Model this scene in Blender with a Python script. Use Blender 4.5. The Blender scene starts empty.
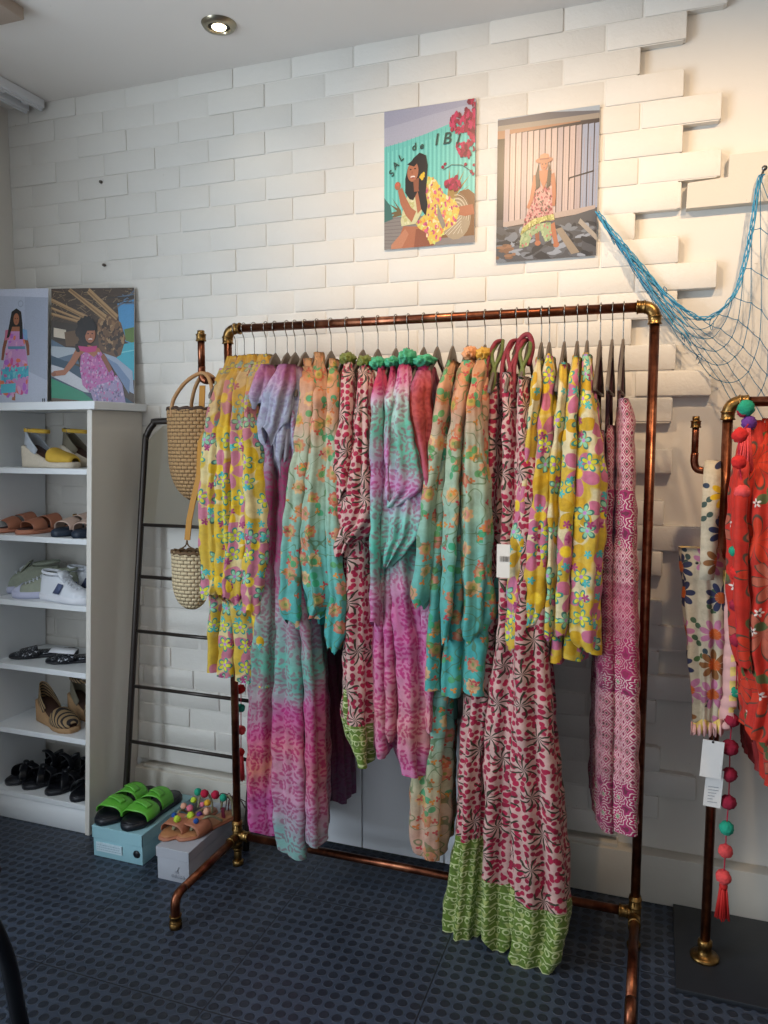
import bpy, bmesh, math, random
from mathutils import Vector, Matrix
random.seed(7)
PI=math.pi; sin=math.sin; cos=math.cos
SC=bpy.context.scene; COL=SC.collection
def hexc(h,a=1.0):
    h=h.lstrip('#'); o=[]
    for i in (0,2,4):
        c=int(h[i:i+2],16)/255; o.append(c/12.92 if c<=.04045 else ((c+.055)/1.055)**2.4)
    return (o[0],o[1],o[2],a)
# ------------------------------------------------------------------ camera
F_PX=765.; CX=384.; CY=512.; CH=1.40; CD=2.3483
PITCH=math.atan(75/F_PX); YAW=math.atan(272/math.hypot(F_PX,75))
cam_d=bpy.data.cameras.new('camera'); cam=bpy.data.objects.new('camera',cam_d); COL.objects.link(cam)
cam_d.sensor_fit='VERTICAL'; cam_d.sensor_height=36; cam_d.lens=36*F_PX/1024; cam_d.clip_start=.02
cam.location=(0,-CD,CH); cam.rotation_euler=(PI/2-PITCH,0,YAW); SC.camera=cam
# ------------------------------------------------------------------ world, light, exposure
SC.view_settings.view_transform='Standard'; SC.view_settings.look='None'; SC.view_settings.gamma=1
SC.view_settings.use_curve_mapping=False; SC.view_settings.exposure=0.42
w=bpy.data.worlds.new('world'); SC.world=w; w.use_nodes=True
w.node_tree.nodes['Background'].inputs[0].default_value=(.75,.88,1,1); w.node_tree.nodes['Background'].inputs[1].default_value=.5
def area(name,loc,rot,sx,sy,power,col,spread=PI):
    l=bpy.data.lights.new(name,'AREA'); l.shape='RECTANGLE'; l.size=sx; l.size_y=sy; l.energy=power; l.color=col; l.spread=spread
    o=bpy.data.objects.new(name,l); o.location=loc; o.rotation_euler=rot; COL.objects.link(o); return o
area('window_daylight',(-2.40,-2.45,1.36),(0,-PI/2,0),1.8,1.65,72,(.76,.88,1))
area('shopfront_daylight',(.1,-4.9,1.35),(PI/2,0,0),3.8,2.0,8,(.95,.95,1))
def spot(name,loc,tgt,power,col,ang,blend,r):
    l=bpy.data.lights.new(name,'SPOT'); l.energy=power; l.color=col; l.spot_size=math.radians(ang); l.spot_blend=blend; l.shadow_soft_size=r
    o=bpy.data.objects.new(name,l); o.location=loc; d=Vector(tgt)-Vector(loc); o.rotation_euler=d.to_track_quat('-Z','Y').to_euler(); COL.objects.link(o)
WARM=(1,.70,.42)
spot('ceiling_spot_light',(.45,-1.05,2.59),(.12,-.0,1.60),38,WARM,88,.9,.03)
spot('ceiling_spot_light',(-.60,-1.15,2.59),(-.40,-.0,1.65),34,WARM,92,.9,.03)
spot('ceiling_spot_light',(-1.26,-.253,2.60),(-1.26,-.25,0),3,(1,.86,.68),115,.9,.02)
# ------------------------------------------------------------------ pixel helpers (a picture position to a point on a known plane)
def ray(u,v):
    x=u-CX; y=CY-v
    fw=F_PX*cos(PITCH)+y*sin(PITCH); z=y*cos(PITCH)-F_PX*sin(PITCH)
    c,s=cos(YAW),sin(YAW)
    return (-fw*s+x*c, fw*c+x*s, z)
def atY(u,v,y=0.):
    r=ray(u,v); t=(y+CD)/r[1]; return (r[0]*t,y,CH+r[2]*t)
def atZ(u,v,z=0.):
    r=ray(u,v); t=(z-CH)/r[2]; return (r[0]*t,-CD+r[1]*t,z)
# ------------------------------------------------------------------ object helpers
def tag(o,label,cat,group=None):
    o['label']=label; o['category']=cat
    if group: o['group']=group
    return o
def empty(name,loc,label=None,cat=None,group=None,rz=0):
    o=bpy.data.objects.new(name,None); o.empty_display_size=.05; COL.objects.link(o); o.location=loc; o.rotation_euler=(0,0,rz)
    if label: tag(o,label,cat,group)
    return o
def obj(name,me,mat,parent=None,smooth=True,world=True):
    """mesh data in world coordinates unless world=False (then local to the parent)"""
    if isinstance(me,bmesh.types.BMesh):
        b=me; me=bpy.data.meshes.new(name); b.normal_update(); b.to_mesh(me); b.free()
    if mat is not None:
        for m in (mat if isinstance(mat,(list,tuple)) else [mat]): me.materials.append(m)
    if smooth:
        for p in me.polygons: p.use_smooth=True
    o=bpy.data.objects.new(name,me); COL.objects.link(o)
    if parent is not None:
        o.parent=parent
        if world:
            M=parent_matrix(parent).inverted(); me.transform(M)
    return o
def parent_matrix(p):
    M=Matrix.LocRotScale(p.location,p.rotation_euler,p.scale)
    return parent_matrix(p.parent)@M if p.parent else M
def settle(o,loc):
    """move the origin of an unparented mesh to loc"""
    o.data.transform(Matrix.Translation(-Vector(loc))); o.location=loc; return o
def struct(o): o['kind']='structure'; return o
def children_of(o): return [c for c in bpy.data.objects if c.parent==o]
def copy_tree(o,parent=None,kids=None):
    c=o.copy(); COL.objects.link(c); c.parent=parent
    for ch in children_of(o): copy_tree(ch,c)
    return c
def smooth_angle(o,deg=40):
    m=o.data
    try: m.set_sharp_from_angle(angle=math.radians(deg))
    except Exception: pass
    return o
def bm_box(bm,c,s,rot=None,bev=0,seg=2,mi=0):
    r=bmesh.ops.create_cube(bm,size=1); vs=r['verts']
    bmesh.ops.scale(bm,verts=vs,vec=s)
    if bev>0:
        es=list({e for v in vs for e in v.link_edges})
        rr=bmesh.ops.bevel(bm,geom=es,offset=bev,segments=seg,profile=.5,affect='EDGES'); vs=list({v for f in rr['faces'] for v in f.verts}|{v for v in vs if v.is_valid})
    if rot is not None: bmesh.ops.rotate(bm,verts=vs,cent=(0,0,0),matrix=rot)
    bmesh.ops.translate(bm,verts=vs,vec=c)
    if mi:
        for f in {f for v in vs for f in v.link_faces}: f.material_index=mi
    return vs
def box(x0,x1,y0,y1,z0,z1,bev=0,bm=None):
    b=bm or bmesh.new(); bm_box(b,((x0+x1)/2,(y0+y1)/2,(z0+z1)/2),(abs(x1-x0),abs(y1-y0),abs(z1-z0)),bev=bev); return b
def catmull(pts,n):
    P=[Vector(p) for p in pts]; P=[P[0]*2-P[1]]+P+[P[-1]*2-P[-2]]; out=[]
    for i in range(1,len(P)-2):
        for k in range(n):
            t=k/n; a,b,c,d=P[i-1:i+3]
            out.append(.5*((2*b)+(c-a)*t+(2*a-5*b+4*c-d)*t*t+(3*b-a-3*c+d)*t**3))
    out.append(P[-2]); return out
def tube(bm,pts,r,n=10,closed=False,cap=True,rs=None):
    P=[Vector(p) for p in pts]; m=len(P); rings=[]; up=None
    for i in range(m):
        if closed: t=P[(i+1)%m]-P[i-1]
        else: t=P[min(i+1,m-1)]-P[max(i-1,0)]
        if t.length<1e-9: t=Vector((0,0,1))
        t.normalize()
        if up is None: up=t.orthogonal().normalized()
        else:
            up=up-t*up.dot(t)
            up=t.orthogonal().normalized() if up.length<1e-6 else up.normalized()
        b=t.cross(up); rr=rs[i] if rs else r
        rings.append([bm.verts.new(P[i]+up*cos(2*PI*k/n)*rr+b*sin(2*PI*k/n)*rr) for k in range(n)])
    for i in range(m if closed else m-1):
        A=rings[i]; B=rings[(i+1)%m]
        for k in range(n): bm.faces.new((A[k],A[(k+1)%n],B[(k+1)%n],B[k]))
    if cap and not closed:
        bm.faces.new(rings[0][::-1]); bm.faces.new(rings[-1])
    return bm
def lathe(bm,prof,c=(0,0,0),axis='Z',n=20):
    rings=[]
    for r,h in prof:
        ring=[]
        for k in range(n):
            a=2*PI*k/n; p=(r*cos(a),r*sin(a),h)
            if axis=='X': p=(h,r*cos(a),r*sin(a))
            if axis=='Y': p=(r*sin(a),h,r*cos(a))
            ring.append(bm.verts.new((c[0]+p[0],c[1]+p[1],c[2]+p[2])))
        rings.append(ring)
    for A,B in zip(rings,rings[1:]):
        for k in range(n): bm.faces.new((A[k],A[(k+1)%n],B[(k+1)%n],B[k]))
    if prof[0][0]>1e-5: bm.faces.new(rings[0][::-1])
    if prof[-1][0]>1e-5: bm.faces.new(rings[-1])
    bmesh.ops.recalc_face_normals(bm,faces=bm.faces); return bm
def ball(bm,c,r,sub=2,sc=(1,1,1),jit=0):
    q=bmesh.ops.create_icosphere(bm,subdivisions=sub,radius=r)
    for v in q['verts']:
        j=1+random.uniform(-jit,jit)
        v.co=Vector((v.co.x*sc[0]*j+c[0],v.co.y*sc[1]*j+c[1],v.co.z*sc[2]*j+c[2]))
    return bm
def prism(bm,pts2,y0,y1,fn=None):
    """polygon pts2 (a,b) extruded; fn maps (a,b,t)->xyz, default a=x b=z t=y"""
    fn=fn or (lambda a,b,t:(a,t,b))
    A=[bm.verts.new(fn(a,b,y0)) for a,b in pts2]; B=[bm.verts.new(fn(a,b,y1)) for a,b in pts2]; n=len(pts2)
    bm.faces.new(A); bm.faces.new(B[::-1])
    for i in range(n): bm.faces.new((A[i],B[i],B[(i+1)%n],A[(i+1)%n]))
    bmesh.ops.recalc_face_normals(bm,faces=bm.faces); return bm
def grid_mesh(rows,closed=False,uvs=None,cap0=False,flip=False):
    """rows: list of equal-length point lists"""
    V=[p for r in rows for p in r]; n=len(rows[0]); Fc=[]; U=[]
    for i in range(len(rows)-1):
        for k in range(n if closed else n-1):
            k2=(k+1)%n; Fc.append((i*n+k,i*n+k2,(i+1)*n+k2,(i+1)*n+k))
            if uvs:
                g=lambda a,b:uvs[a][b if not(closed and b==0 and k2==0) else n]
                U+= [uvs[i][k],uvs[i][k+1],uvs[i+1][k+1],uvs[i+1][k]]
    if cap0: Fc.append(tuple(range(n)));
    me=bpy.data.meshes.new('m'); me.from_pydata([tuple(v) for v in V],[],Fc)
    if uvs:
        l=me.uv_layers.new(name='UVMap')
        if cap0: U+=[uvs[0][k] for k in range(n)]
        for i,u in enumerate(U): l.data[i].uv=u
    me.update(); return me
# ------------------------------------------------------------------ material helpers
class NB:
    def __init__(s,name):
        s.mat=bpy.data.materials.new(name); s.mat.use_nodes=True; s.t=s.mat.node_tree; s.b=s.t.nodes['Principled BSDF']
    def n(s,typ,**kw):
        o=s.t.nodes.new(typ)
        for k,v in kw.items(): setattr(o,k,v)
        return o
    def put(s,inp,v):
        if isinstance(v,bpy.types.NodeSocket): s.t.links.new(v,inp)
        elif v is not None: inp.default_value=v
    def m(s,op,a,b=None,c=None,clamp=False):
        o=s.n('ShaderNodeMath',operation=op); o.use_clamp=clamp
        for i,v in enumerate((a,b,c)): s.put(o.inputs[i],v)
        return o.outputs[0]
    def vm(s,op,a,b=None,out=0):
        o=s.n('ShaderNodeVectorMath',operation=op); s.put(o.inputs[0],a)
        if b is not None: s.put(o.inputs[1],b)
        return o.outputs[out]
    def mix(s,f,a,b):
        o=s.n('ShaderNodeMix',data_type='RGBA'); s.put(o.inputs[0],f)
        s.put(o.inputs[6],hexc(a) if isinstance(a,str) else a); s.put(o.inputs[7],hexc(b) if isinstance(b,str) else b); return o.outputs[2]
    def xyz(s,v):
        o=s.n('ShaderNodeSeparateXYZ'); s.put(o.inputs[0],v); return o.outputs
    def vec(s,x,y,z=0.):
        o=s.n('ShaderNodeCombineXYZ'); s.put(o.inputs[0],x); s.put(o.inputs[1],y); s.put(o.inputs[2],z); return o.outputs[0]
    def uv(s): return s.n('ShaderNodeTexCoord').outputs['UV']
    def ob(s): return s.n('ShaderNodeTexCoord').outputs['Object']
    def geo(s): return s.n('ShaderNodeNewGeometry').outputs['Position']
    def noise(s,v,sc,det=2,rough=.5,out=0):
        o=s.n('ShaderNodeTexNoise'); s.put(o.inputs['Vector'],v); o.inputs['Scale'].default_value=sc; o.inputs['Detail'].default_value=det; o.inputs['Roughness'].default_value=rough; return o.outputs[out]
    def vor(s,v,rnd=1.,feat='F1',dim='2D',sc=1.):
        o=s.n('ShaderNodeTexVoronoi',feature=feat,voronoi_dimensions=dim); s.put(o.inputs['Vector'],v); o.inputs['Scale'].default_value=sc; o.inputs['Randomness'].default_value=rnd; return o.outputs
    def ramp(s,f,stops,interp='LINEAR'):
        o=s.n('ShaderNodeValToRGB'); s.put(o.inputs[0],f); cr=o.color_ramp; cr.interpolation=interp
        while len(cr.elements)<len(stops): cr.elements.new(.5)
        for e,(p,c) in zip(cr.elements,stops): e.position=p; e.color=hexc(c) if isinstance(c,str) else c
        return o.outputs[0]
    def bump(s,h,st=.3,dist=.01,nrm=None):
        o=s.n('ShaderNodeBump'); s.put(o.inputs['Height'],h); o.inputs['Strength'].default_value=st; o.inputs['Distance'].default_value=dist
        if nrm is not None: s.put(o.inputs['Normal'],nrm)
        return o.outputs[0]
    def lt(s,a,b): return s.m('LESS_THAN',a,b)
    def gt(s,a,b): return s.m('GREATER_THAN',a,b)
    def step(s,a,b,w=.03): # 1 when a<b, soft
        o=s.n('ShaderNodeMapRange'); s.put(o.inputs[0],s.m('SUBTRACT',b,a)); o.inputs[1].default_value=-w; o.inputs[2].default_value=w; o.clamp=True; return o.outputs[0]
    def done(s,col=None,rough=.6,metal=0,nrm=None,**kw):
        if col is not None: s.put(s.b.inputs['Base Color'],hexc(col) if isinstance(col,str) else col)
        s.put(s.b.inputs['Roughness'],rough); s.put(s.b.inputs['Metallic'],metal)
        if nrm is not None: s.put(s.b.inputs['Normal'],nrm)
        for k,v in kw.items(): s.put(s.b.inputs[k.replace('_',' ')],v)
        return s.mat
    # cell-local flower helper: returns (r, angle, colour xyz outputs)
    def cell(s,uv,size,rnd=.6,off=(0,0)):
        p=s.vm('ADD',s.vm('SCALE',uv),(off[0],off[1],0)); sc=p.node.inputs[0].links[0].from_node; sc.inputs[3].default_value=1/size
        v=s.vor(p,rnd); d=s.vm('SUBTRACT',p,v['Position']); q=s.xyz(d)
        r=s.vm('LENGTH',d,out=1); c=s.xyz(v['Color'])
        a=s.m('ADD',s.m('ARCTAN2',q[1],q[0]),s.m('MULTIPLY',c[0],6.28))
        return r,a,c,q
def plain(name,col,rough=.6,metal=0,var=.0,vs=40,bump=0,bs=200,**kw):
    N=NB(name); c=hexc(col); p=N.ob(); out=c
    if var:
        f=N.noise(p,vs,3); out=N.mix(f,tuple(x*(1-var) for x in c[:3])+(1,),tuple(min(1,x*(1+var)) for x in c[:3])+(1,))
    nr=N.bump(N.noise(p,bs,3),bump,.002) if bump else None
    return N.done(out,rough,metal,nr,**kw)
# ------------------------------------------------------------------ materials
def mat_wall(name,col,bs=.25):
    N=NB(name); p=N.ob(); a=N.noise(p,18,4,.6); b=N.noise(p,130,3,.6); c=N.noise(p,2.5,2)
    h=N.m('ADD',N.m('MULTIPLY',a,1.0),N.m('MULTIPLY',b,.35))
    base=hexc(col); dk=tuple(x*.93 for x in base[:3])+(1,)
    chip=N.gt(N.noise(p,60,2,.5),.78)
    colr=N.mix(N.m('MULTIPLY',chip,.35),N.mix(c,base,dk),hexc('#8d8272'))
    return N.done(colr,.55,0,N.bump(h,bs,.006))
M_BRICK=mat_wall('white_painted_brick','#dedad2',.35)
M_PLASTER=mat_wall('white_painted_plaster','#dbd6cd',.12)
M_CEIL=mat_wall('ceiling_paint','#ebe6e0',.05)
M_FAR=mat_wall('far_wall_bounce_brown','#8f8070',.05)  # unseen walls made brown to cut cool bounce light and warm the fill
M_SKIRT=mat_wall('painted_plinth','#cfc9bd',.2)
def mat_floor():
    N=NB('studded_rubber'); p=N.xyz(N.geo()); P=.0335
    fx=N.m('SUBTRACT',N.m('FRACT',N.m('DIVIDE',N.m('ADD',p[0],1.4875+.01675+P*100),P)),.5)
    fy=N.m('SUBTRACT',N.m('FRACT',N.m('DIVIDE',N.m('ADD',p[1],.863+.01675+P*100),P)),.5)
    r=N.m('SQRT',N.m('ADD',N.m('MULTIPLY',fx,fx),N.m('MULTIPLY',fy,fy)))
    stud=N.step(r,.375,.035)
    sx=N.m('ABSOLUTE',N.m('SUBTRACT',N.m('FRACT',N.m('DIVIDE',N.m('ADD',p[0],1.505+.2513+5.025),.5025)),.5))
    sy=N.m('ABSOLUTE',N.m('SUBTRACT',N.m('FRACT',N.m('DIVIDE',N.m('ADD',p[1],.846+.2513+5.025),.5025)),.5))
    seam=N.m('MAXIMUM',N.lt(sx,.0035),N.lt(sy,.0035))
    dirt=N.noise(N.geo(),6,4,.65)
    h=N.m('SUBTRACT',stud,N.m('MULTIPLY',seam,1.2))
    fine=N.noise(N.geo(),300,2)
    nr=N.bump(fine,.12,.001,N.bump(h,.9,.0016))
    top=N.mix(dirt,'#141821','#252d3a'); low=N.mix(dirt,'#252d3a','#434e60')
    col=N.mix(seam,N.mix(stud,low,top),'#0b0e14')
    rg=N.m('ADD',.30,N.m('MULTIPLY',dirt,.28))
    return N.done(col,rg,0,nr,Specular_IOR_Level=.55)
M_FLOOR=mat_floor()
M_SLAB=plain('dark_slate_slab','#23262b',.35,0,.2,20,.1,80)
def mat_copper():
    N=NB('aged_copper'); p=N.ob(); n=N.noise(p,14,4,.65); f=N.noise(p,120,2)
    c=N.ramp(n,[(.3,'#43251b'),(.5,'#74432f'),(.7,'#a06a4e')])
    return N.done(c,N.m('ADD',.22,N.m('MULTIPLY',f,.22)),.95,N.bump(f,.08,.001))
def mat_brass():
    N=NB('tarnished_brass_fitting'); p=N.ob(); n=N.noise(p,30,4,.65)
    return N.done(N.ramp(n,[(.3,'#3a2c18'),(.5,'#7a5c33'),(.7,'#a98954')]),.34,.95,N.bump(N.noise(p,160,2),.15,.001))
M_COPPER=mat_copper(); M_BRASS=mat_brass()
M_WIRE=plain('steel_wire','#8f8c86',.25,1)
M_HANGER=plain('grey_brown_hanger','#5e5349',.5,0,.15,60)
M_BLACKMETAL=plain('dark_bronze_metal','#37312d',.35,.5,.15,30)
M_BLACK=plain('black_enamel','#08090d',.3)
M_SHELF=plain('white_shelf_paint','#e3e6e8',.4,0,.03,8,.05,30)
M_SHELFSIDE=plain('shelf_side_shaded_white','#d9d3c9',.45,0,.05,5,.06,30)  # same white paint, with the side's dull warm shade put into the colour
M_WHITE=plain('white_gloss','#e6e8ec',.35)
M_MIRROR=plain('mirror_glass','#d9dad2',.06,1)
# --- fabrics -------------------------------------------------------
def cloth_done(N,col,rough=.75,st=.25,trans=.0):
    w=N.noise(N.uv(),55,3,.6)
    mt=N.noise(N.uv(),38,4,.7); col=N.mix(N.m('MULTIPLY',N.m('SUBTRACT',mt,.42),2.6,clamp=True),col,N.mix(.38,col,'#3a2f2a'))
    hs=N.n('ShaderNodeHueSaturation'); hs.inputs['Saturation'].default_value=1.04; hs.inputs['Value'].default_value=.86; N.put(hs.inputs['Color'],col)
    return N.done(hs.outputs[0],rough,0,N.bump(w,st,.004),Sheen_Weight=.1)
def mat_daisy(name,base='#d8caa0',ylw='#c99e1a',pink='#c06c88',washed=False):
    N=NB(name); uv=N.uv(); col=N.mix(N.step(N.noise(uv,9,2),.52,.02),base,'#cdab3e')
    # large flowers
    for size,off,R,k,kind in ((.105,(3.1,7.7),.56,2.5,'big'),(.055,(11.3,2.9),.44,2.5,'out'),(.036,(5.3,9.1),.30,2.5,'small')):
        r,a,c,q=N.cell(uv,size,.45,off)
        pet=N.m('ABSOLUTE',N.m('COSINE',N.m('MULTIPLY',a,k)))
        rp=N.m('MULTIPLY',N.m('POWER',pet,.55),R)
        inside=N.step(r,rp,.015)
        if kind=='big':
            on=N.lt(c[1],.92)
            cc=N.mix(N.lt(c[2],.42),pink,ylw); cc=N.mix(N.step(r,.14,.02),cc,'#e8c53a')
            col=N.mix(N.m('MULTIPLY',inside,on),col,cc)
        elif kind=='out':
            on=N.lt(c[1],.55)
            inner=N.step(r,N.m('SUBTRACT',rp,.10),.015)
            cc=N.mix(inner,N.mix(N.lt(c[2],.5),'#2f8d84','#3f6f63'),N.mix(N.lt(c[2],.5),'#d8d23e','#8cc6a0')); cc=N.mix(N.step(r,.09,.01),cc,'#b98ac0')
            col=N.mix(N.m('MULTIPLY',inside,on),col,cc)
        else:
            on=N.lt(c[1],.33); col=N.mix(N.m('MULTIPLY',inside,on),col,N.mix(N.lt(c[2],.5),'#a23a6f','#4db3b0'))
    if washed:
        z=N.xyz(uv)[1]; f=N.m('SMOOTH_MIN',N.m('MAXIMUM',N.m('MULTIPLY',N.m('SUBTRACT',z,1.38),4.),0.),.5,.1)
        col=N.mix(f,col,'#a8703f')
    return cloth_done(N,col)
def mat_leopard(name,stops,spot='#c01f70',seed=0.,amt=.85):
    N=NB(name); uv=N.uv(); q=N.xyz(uv)
    wob=N.m('MULTIPLY',N.m('SUBTRACT',N.noise(N.vm('ADD',uv,(seed,seed,0)),4,2),.5),.35)
    t=N.m('DIVIDE',N.m('ADD',q[1],wob),1.7)
    base=N.ramp(t,stops)
    wv=N.vm('ADD',uv,N.vm('SCALE',N.noise(uv,30,2,out=1))); wv.node.inputs[1].links[0].from_node.inputs[3].default_value=.007
    r,a,c,qq=N.cell(wv,.024,.8,(seed*3,seed))
    ring=N.m('MULTIPLY',N.step(r,.50,.06),N.m('SUBTRACT',1.,N.step(r,.24,.06)))
    gate=N.gt(N.m('SINE',N.m('ADD',N.m('MULTIPLY',a,2.),N.m('MULTIPLY',c[1],9.))),-.75)
    msk=N.m('MULTIPLY',N.m('MULTIPLY',ring,gate),amt)
    g=N.n('ShaderNodeHueSaturation'); g.inputs['Saturation'].default_value=1.55; g.inputs['Value'].default_value=.62; N.put(g.inputs['Color'],base)
    sp=N.mix(.45,g.outputs[0],spot)
    col=N.mix(msk,base,sp)
    return cloth_done(N,col,.7)
def mat_palm(name,base='#cda69e',dark=False):
    N=NB(name); uv=N.uv()
    col=hexc(base)
    for size,off,rr in ((.019,(1.7,3.3),.44),(.026,(7.7,5.1),.36)):
        r,a,c,q=N.cell(uv,size,.55,off)
        heart=N.m('MULTIPLY',N.m('SUBTRACT',1.,N.m('MULTIPLY',N.m('ABSOLUTE',N.m('SINE',N.m('MULTIPLY',a,.5))),.45)),rr)
        col=N.mix(N.step(r,heart,.03),col,N.mix(c[2],'#8f0d36','#b01f45'))
    for size,off in ((.085,(2.2,8.8)),):
        wq=N.vm('ADD',uv,N.vm('SCALE',N.noise(uv,22,2,out=1))); wq.node.inputs[1].links[0].from_node.inputs[3].default_value=.022
        r,a,c,q=N.cell(wq,size,.55,off)
        col=N.mix(N.step(r,.24,.05),col,base)
        leaf=N.m('ABSOLUTE',N.m('SINE',N.m('MULTIPLY',N.m('ADD',a,N.m('MULTIPLY',r,1.2)),4.5)))
        wd=N.m('SUBTRACT',.86,N.m('MULTIPLY',r,1.35))
        msk=N.m('MULTIPLY',N.step(leaf,wd,.06),N.step(r,.47,.02))
        mid=N.step(leaf,N.m('MULTIPLY',wd,.18),.04)
        lc=N.mix(mid,'#0c0f09','#4c541c')
        col=N.mix(msk,col,lc)
    return cloth_done(N,col)
def mat_border(name,g='#627c2a'):
    N=NB(name); uv=N.uv(); q=N.xyz(uv)
    zz=N.m('FRACT',N.m('MULTIPLY',q[1],1/.034)); rings,a,c,_=N.cell(uv,.02,.0,(0,0))
    ln=N.m('MAXIMUM',N.lt(zz,.10),N.m('MULTIPLY',N.gt(zz,.5),N.m('MULTIPLY',N.lt(rings,.40),N.gt(rings,.24))))
    tri=N.m('MULTIPLY',N.lt(zz,.5),N.lt(N.m('ABSOLUTE',N.m('SUBTRACT',N.m('FRACT',N.m('MULTIPLY',q[0],1/.03)),.5)),N.m('MULTIPLY',zz,.5)))
    col=N.mix(ln,N.mix(tri,g,'#a9b36c'),'#c3cb94'); col=N.mix(N.m('MULTIPLY',N.gt(N.noise(uv,60,2),.6),.5),col,'#4d6420')
    return cloth_done(N,col)
def mat_paisley(name,stops,seed=0.):
    N=NB(name); uv=N.uv(); q=N.xyz(uv)
    wob=N.m('MULTIPLY',N.m('SUBTRACT',N.noise(uv,5,2),.5),.12)
    col=N.ramp(N.m('DIVIDE',N.m('ADD',q[1],wob),1.7),stops)
    r,a,c,_=N.cell(uv,.062,.8,(seed+1.3,seed+4.2))  # ringed blooms
    pet=N.m('MULTIPLY',N.m('ADD',.75,N.m('MULTIPLY',N.m('ABSOLUTE',N.m('SINE',N.m('MULTIPLY',a,4.))),.25)),.34)
    on=N.lt(c[1],.75); body=N.m('MULTIPLY',N.step(r,pet,.02),on)
    cc=N.mix(N.step(r,.20,.02),N.mix(c[2],'#c4452f','#d9b27c'),N.mix(c[0],'#b8a13e','#c97b6a')); cc=N.mix(N.step(r,.08,.02),cc,'#7d8a2c')
    col=N.mix(N.m('MULTIPLY',body,.85),col,cc)
    r,a,c,_=N.cell(uv,.05,.9,(seed+8.3,seed+2.2))  # leaves
    lf=N.m('MULTIPLY',N.m('POWER',N.m('ABSOLUTE',N.m('COSINE',a)),1.6),.42)
    col=N.mix(N.m('MULTIPLY',N.m('MULTIPLY',N.step(r,lf,.02),N.lt(c[1],.5)),.9),col,N.mix(c[2],'#1f9a70','#5f9a55'))
    r,a,c,_=N.cell(uv,.03,.9,(seed+3.3,seed+6.2))
    lf=N.m('MULTIPLY',N.m('ABSOLUTE',N.m('COSINE',N.m('MULTIPLY',a,1.5))),.30)
    col=N.mix(N.m('MULTIPLY',N.step(r,lf,.03),N.lt(c[1],.42)),col,N.mix(c[2],'#d08a3c','#b5304f'))
    vine=N.lt(N.m('ABSOLUTE',N.m('SUBTRACT',N.noise(uv,16,1),.5)),.010)
    col=N.mix(N.m('MULTIPLY',vine,.7),col,'#4c6b3a')
    return cloth_done(N,col)
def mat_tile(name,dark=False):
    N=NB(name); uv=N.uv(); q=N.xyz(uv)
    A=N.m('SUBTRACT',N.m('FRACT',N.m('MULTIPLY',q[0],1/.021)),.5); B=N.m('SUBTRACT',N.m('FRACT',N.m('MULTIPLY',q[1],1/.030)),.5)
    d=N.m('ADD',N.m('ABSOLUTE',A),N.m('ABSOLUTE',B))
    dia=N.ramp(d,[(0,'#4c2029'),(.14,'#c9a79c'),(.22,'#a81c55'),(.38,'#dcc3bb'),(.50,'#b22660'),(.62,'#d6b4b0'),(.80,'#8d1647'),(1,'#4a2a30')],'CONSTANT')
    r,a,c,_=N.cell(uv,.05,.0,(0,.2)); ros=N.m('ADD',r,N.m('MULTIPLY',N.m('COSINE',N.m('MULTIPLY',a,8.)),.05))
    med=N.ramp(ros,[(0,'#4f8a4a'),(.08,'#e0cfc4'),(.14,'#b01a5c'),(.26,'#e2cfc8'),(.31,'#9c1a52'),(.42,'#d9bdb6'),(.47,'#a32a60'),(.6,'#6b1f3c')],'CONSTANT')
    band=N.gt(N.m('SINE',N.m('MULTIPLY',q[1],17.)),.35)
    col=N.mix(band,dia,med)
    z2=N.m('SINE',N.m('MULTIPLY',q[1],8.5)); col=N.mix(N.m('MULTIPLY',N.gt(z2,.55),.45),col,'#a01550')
    if dark: col=N.mix(.35,col,'#4a1426')  # shade on the rear dresses mixed into the print colour
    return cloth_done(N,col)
def mat_redflower(name):
    N=NB(name); uv=N.uv(); col=hexc('#c32a1c')
    r,a,c,_=N.cell(uv,.13,.5,(4.2,1.1)); pet=N.m('MULTIPLY',N.m('POWER',N.m('ABSOLUTE',N.m('COSINE',N.m('MULTIPLY',a,3.5))),.6),.48)
    ins=N.step(r,pet,.012); inn=N.step(r,N.m('SUBTRACT',pet,.055),.012)
    col=N.mix(ins,col,N.mix(inn,'#4a3a2a',N.mix(N.lt(c[2],.55),'#b8604a','#cf3a20')))
    r,a,c,_=N.cell(uv,.06,.9,(1.2,6.1)); lf=N.m('MULTIPLY',N.m('POWER',N.m('ABSOLUTE',N.m('COSINE',a)),1.4),.44)
    col=N.mix(N.m('MULTIPLY',N.step(r,lf,.02),N.lt(c[1],.35)),col,'#4f5a2c')
    r,a,c,_=N.cell(uv,.05,.6,(7.2,3.1)); pet=N.m('MULTIPLY',N.m('ABSOLUTE',N.m('COSINE',N.m('MULTIPLY',a,2.5))),.22)
    cc=N.mix(N.step(r,.06,.01),'#e8d9cf','#2a1a18'); col=N.mix(N.m('MULTIPLY',N.step(r,pet,.02),N.lt(c[1],.3)),col,cc)
    return cloth_done(N,col)
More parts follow.
